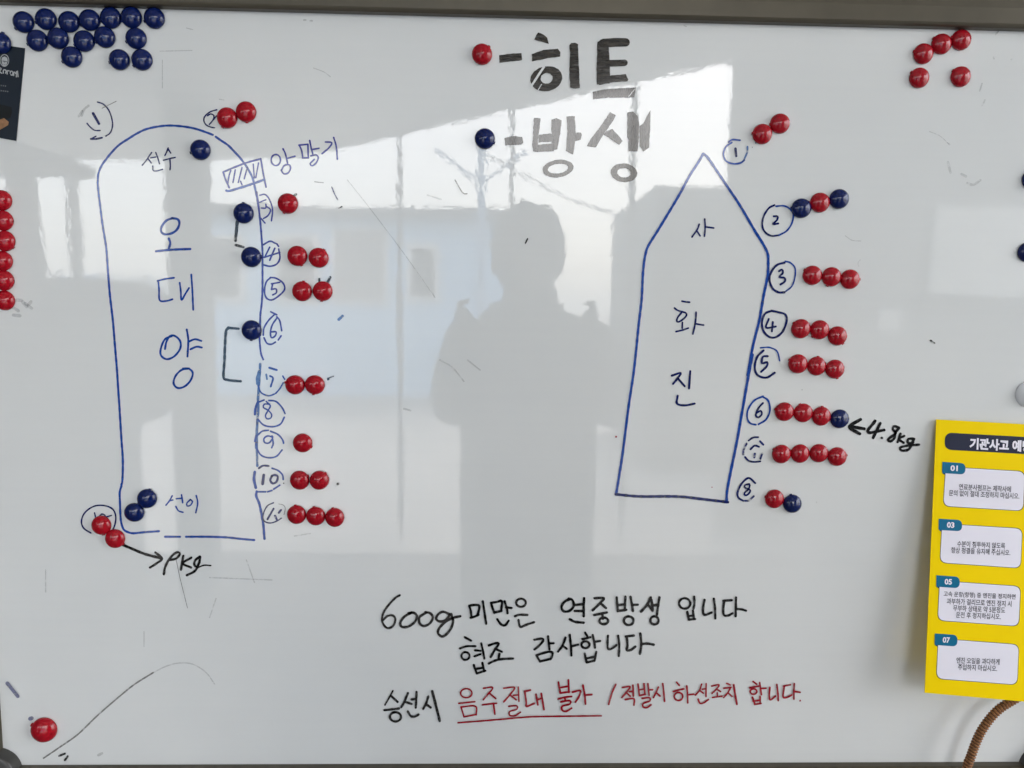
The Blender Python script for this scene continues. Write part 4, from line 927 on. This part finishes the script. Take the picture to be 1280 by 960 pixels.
flatpoly('printed_shape', lp([(-20, 128), (0, 130.5), (9, 132.5), (14.5, 134), (15, 140), (13, 147), (0, 152), (-20, 150)], .0003), lf.n, M['lblack'], leaf)
flatpoly('printed_shape', lp([(-20, 147), (0, 149.5), (5, 147.6), (11, 152.4), (10.2, 156.4), (0, 162.2), (-20, 166)], .00045), lf.n, M['ltan'], leaf)

# ================================================================== ROPE
M['rope'] = mat_basic('brown_braided_cord', (0.32, 0.135, 0.045), 0.75, noise=0.35, scale=500)
ctrl = [(1190, 1080, .022), (1199, 1010, .024), (1208.7, 960, .027), (1213.4, 946.4, .028), (1220.2, 927.5, .028), (1228.3, 911.2, .028), (1239, 896.3, .027), (1250, 885.5, .026), (1264.8, 876, .025), (1285, 866, .024), (1312, 862, .022), (1345, 872, .020), (1375, 900, .018), (1392, 950, .018), (1400, 1010, .018), (1404, 1080, .018)]
cp = [onb(x, y, h) for x, y, h in ctrl]
path = []
for i in range(len(cp) - 1):
    p0 = cp[max(0, i - 1)]; p1 = cp[i]; p2 = cp[i + 1]; p3 = cp[min(len(cp) - 1, i + 2)]
    L = (p2 - p1).length; k = max(2, int(L / .00045))
    for q in range(k):
        t = q / k; path.append(0.5 * (2 * p1 + (p2 - p0) * t + (2 * p0 - 5 * p1 + 4 * p2 - p3) * t * t + (3 * p1 - p0 - 3 * p2 + p3) * t ** 3))
V = []; F = []; n = 14; s_len = 0
for i, c in enumerate(path):
    tg = (path[min(i + 1, len(path) - 1)] - path[max(i - 1, 0)]).normalized()
    a = tg.cross(Vector((0, 1, 0))).normalized(); b = tg.cross(a).normalized()
    if i: s_len += (path[i] - path[i - 1]).length
    for q in range(n):
        an = 2 * math.pi * q / n
        r = .0044 + .0006 * math.sin(2 * math.pi * s_len / .0034 + an)
        V.append(c + a * (r * math.cos(an)) + b * (r * math.sin(an)))
    if i:
        k = n * i
        for q in range(n): F.append((k - n + q, k - n + (q + 1) % n, k + (q + 1) % n, k + q))
F += [tuple(range(n)), tuple(range(len(V) - 1, len(V) - n - 1, -1))]
M['ropegroove'] = mat_basic('cord_groove_shade', (0.11, 0.048, 0.02), 0.8, noise=0.3, scale=500)  # shade between the ribs, put into the colour of the grooves
rp = mk('cord_loop', V, F, M['rope'], None, smooth=True); tag(rp, 'brown braided cord looped behind the yellow poster over the lower frame', 'cord')
rp.data.materials.append(M['ropegroove']); sl = 0.0; idx = []
for i in range(1, len(path)):
    sl += (path[i] - path[i - 1]).length
    for q in range(n): idx.append(1 if math.sin(2 * math.pi * sl / .0034 + 2 * math.pi * (q + .5) / n) < -.35 else 0)
rp.data.polygons.foreach_set('material_index', idx + [0, 0])
bm = bmesh.new(); bm.from_mesh(rp.data); bmesh.ops.recalc_face_normals(bm, faces=bm.faces); bm.to_mesh(rp.data); bm.free()
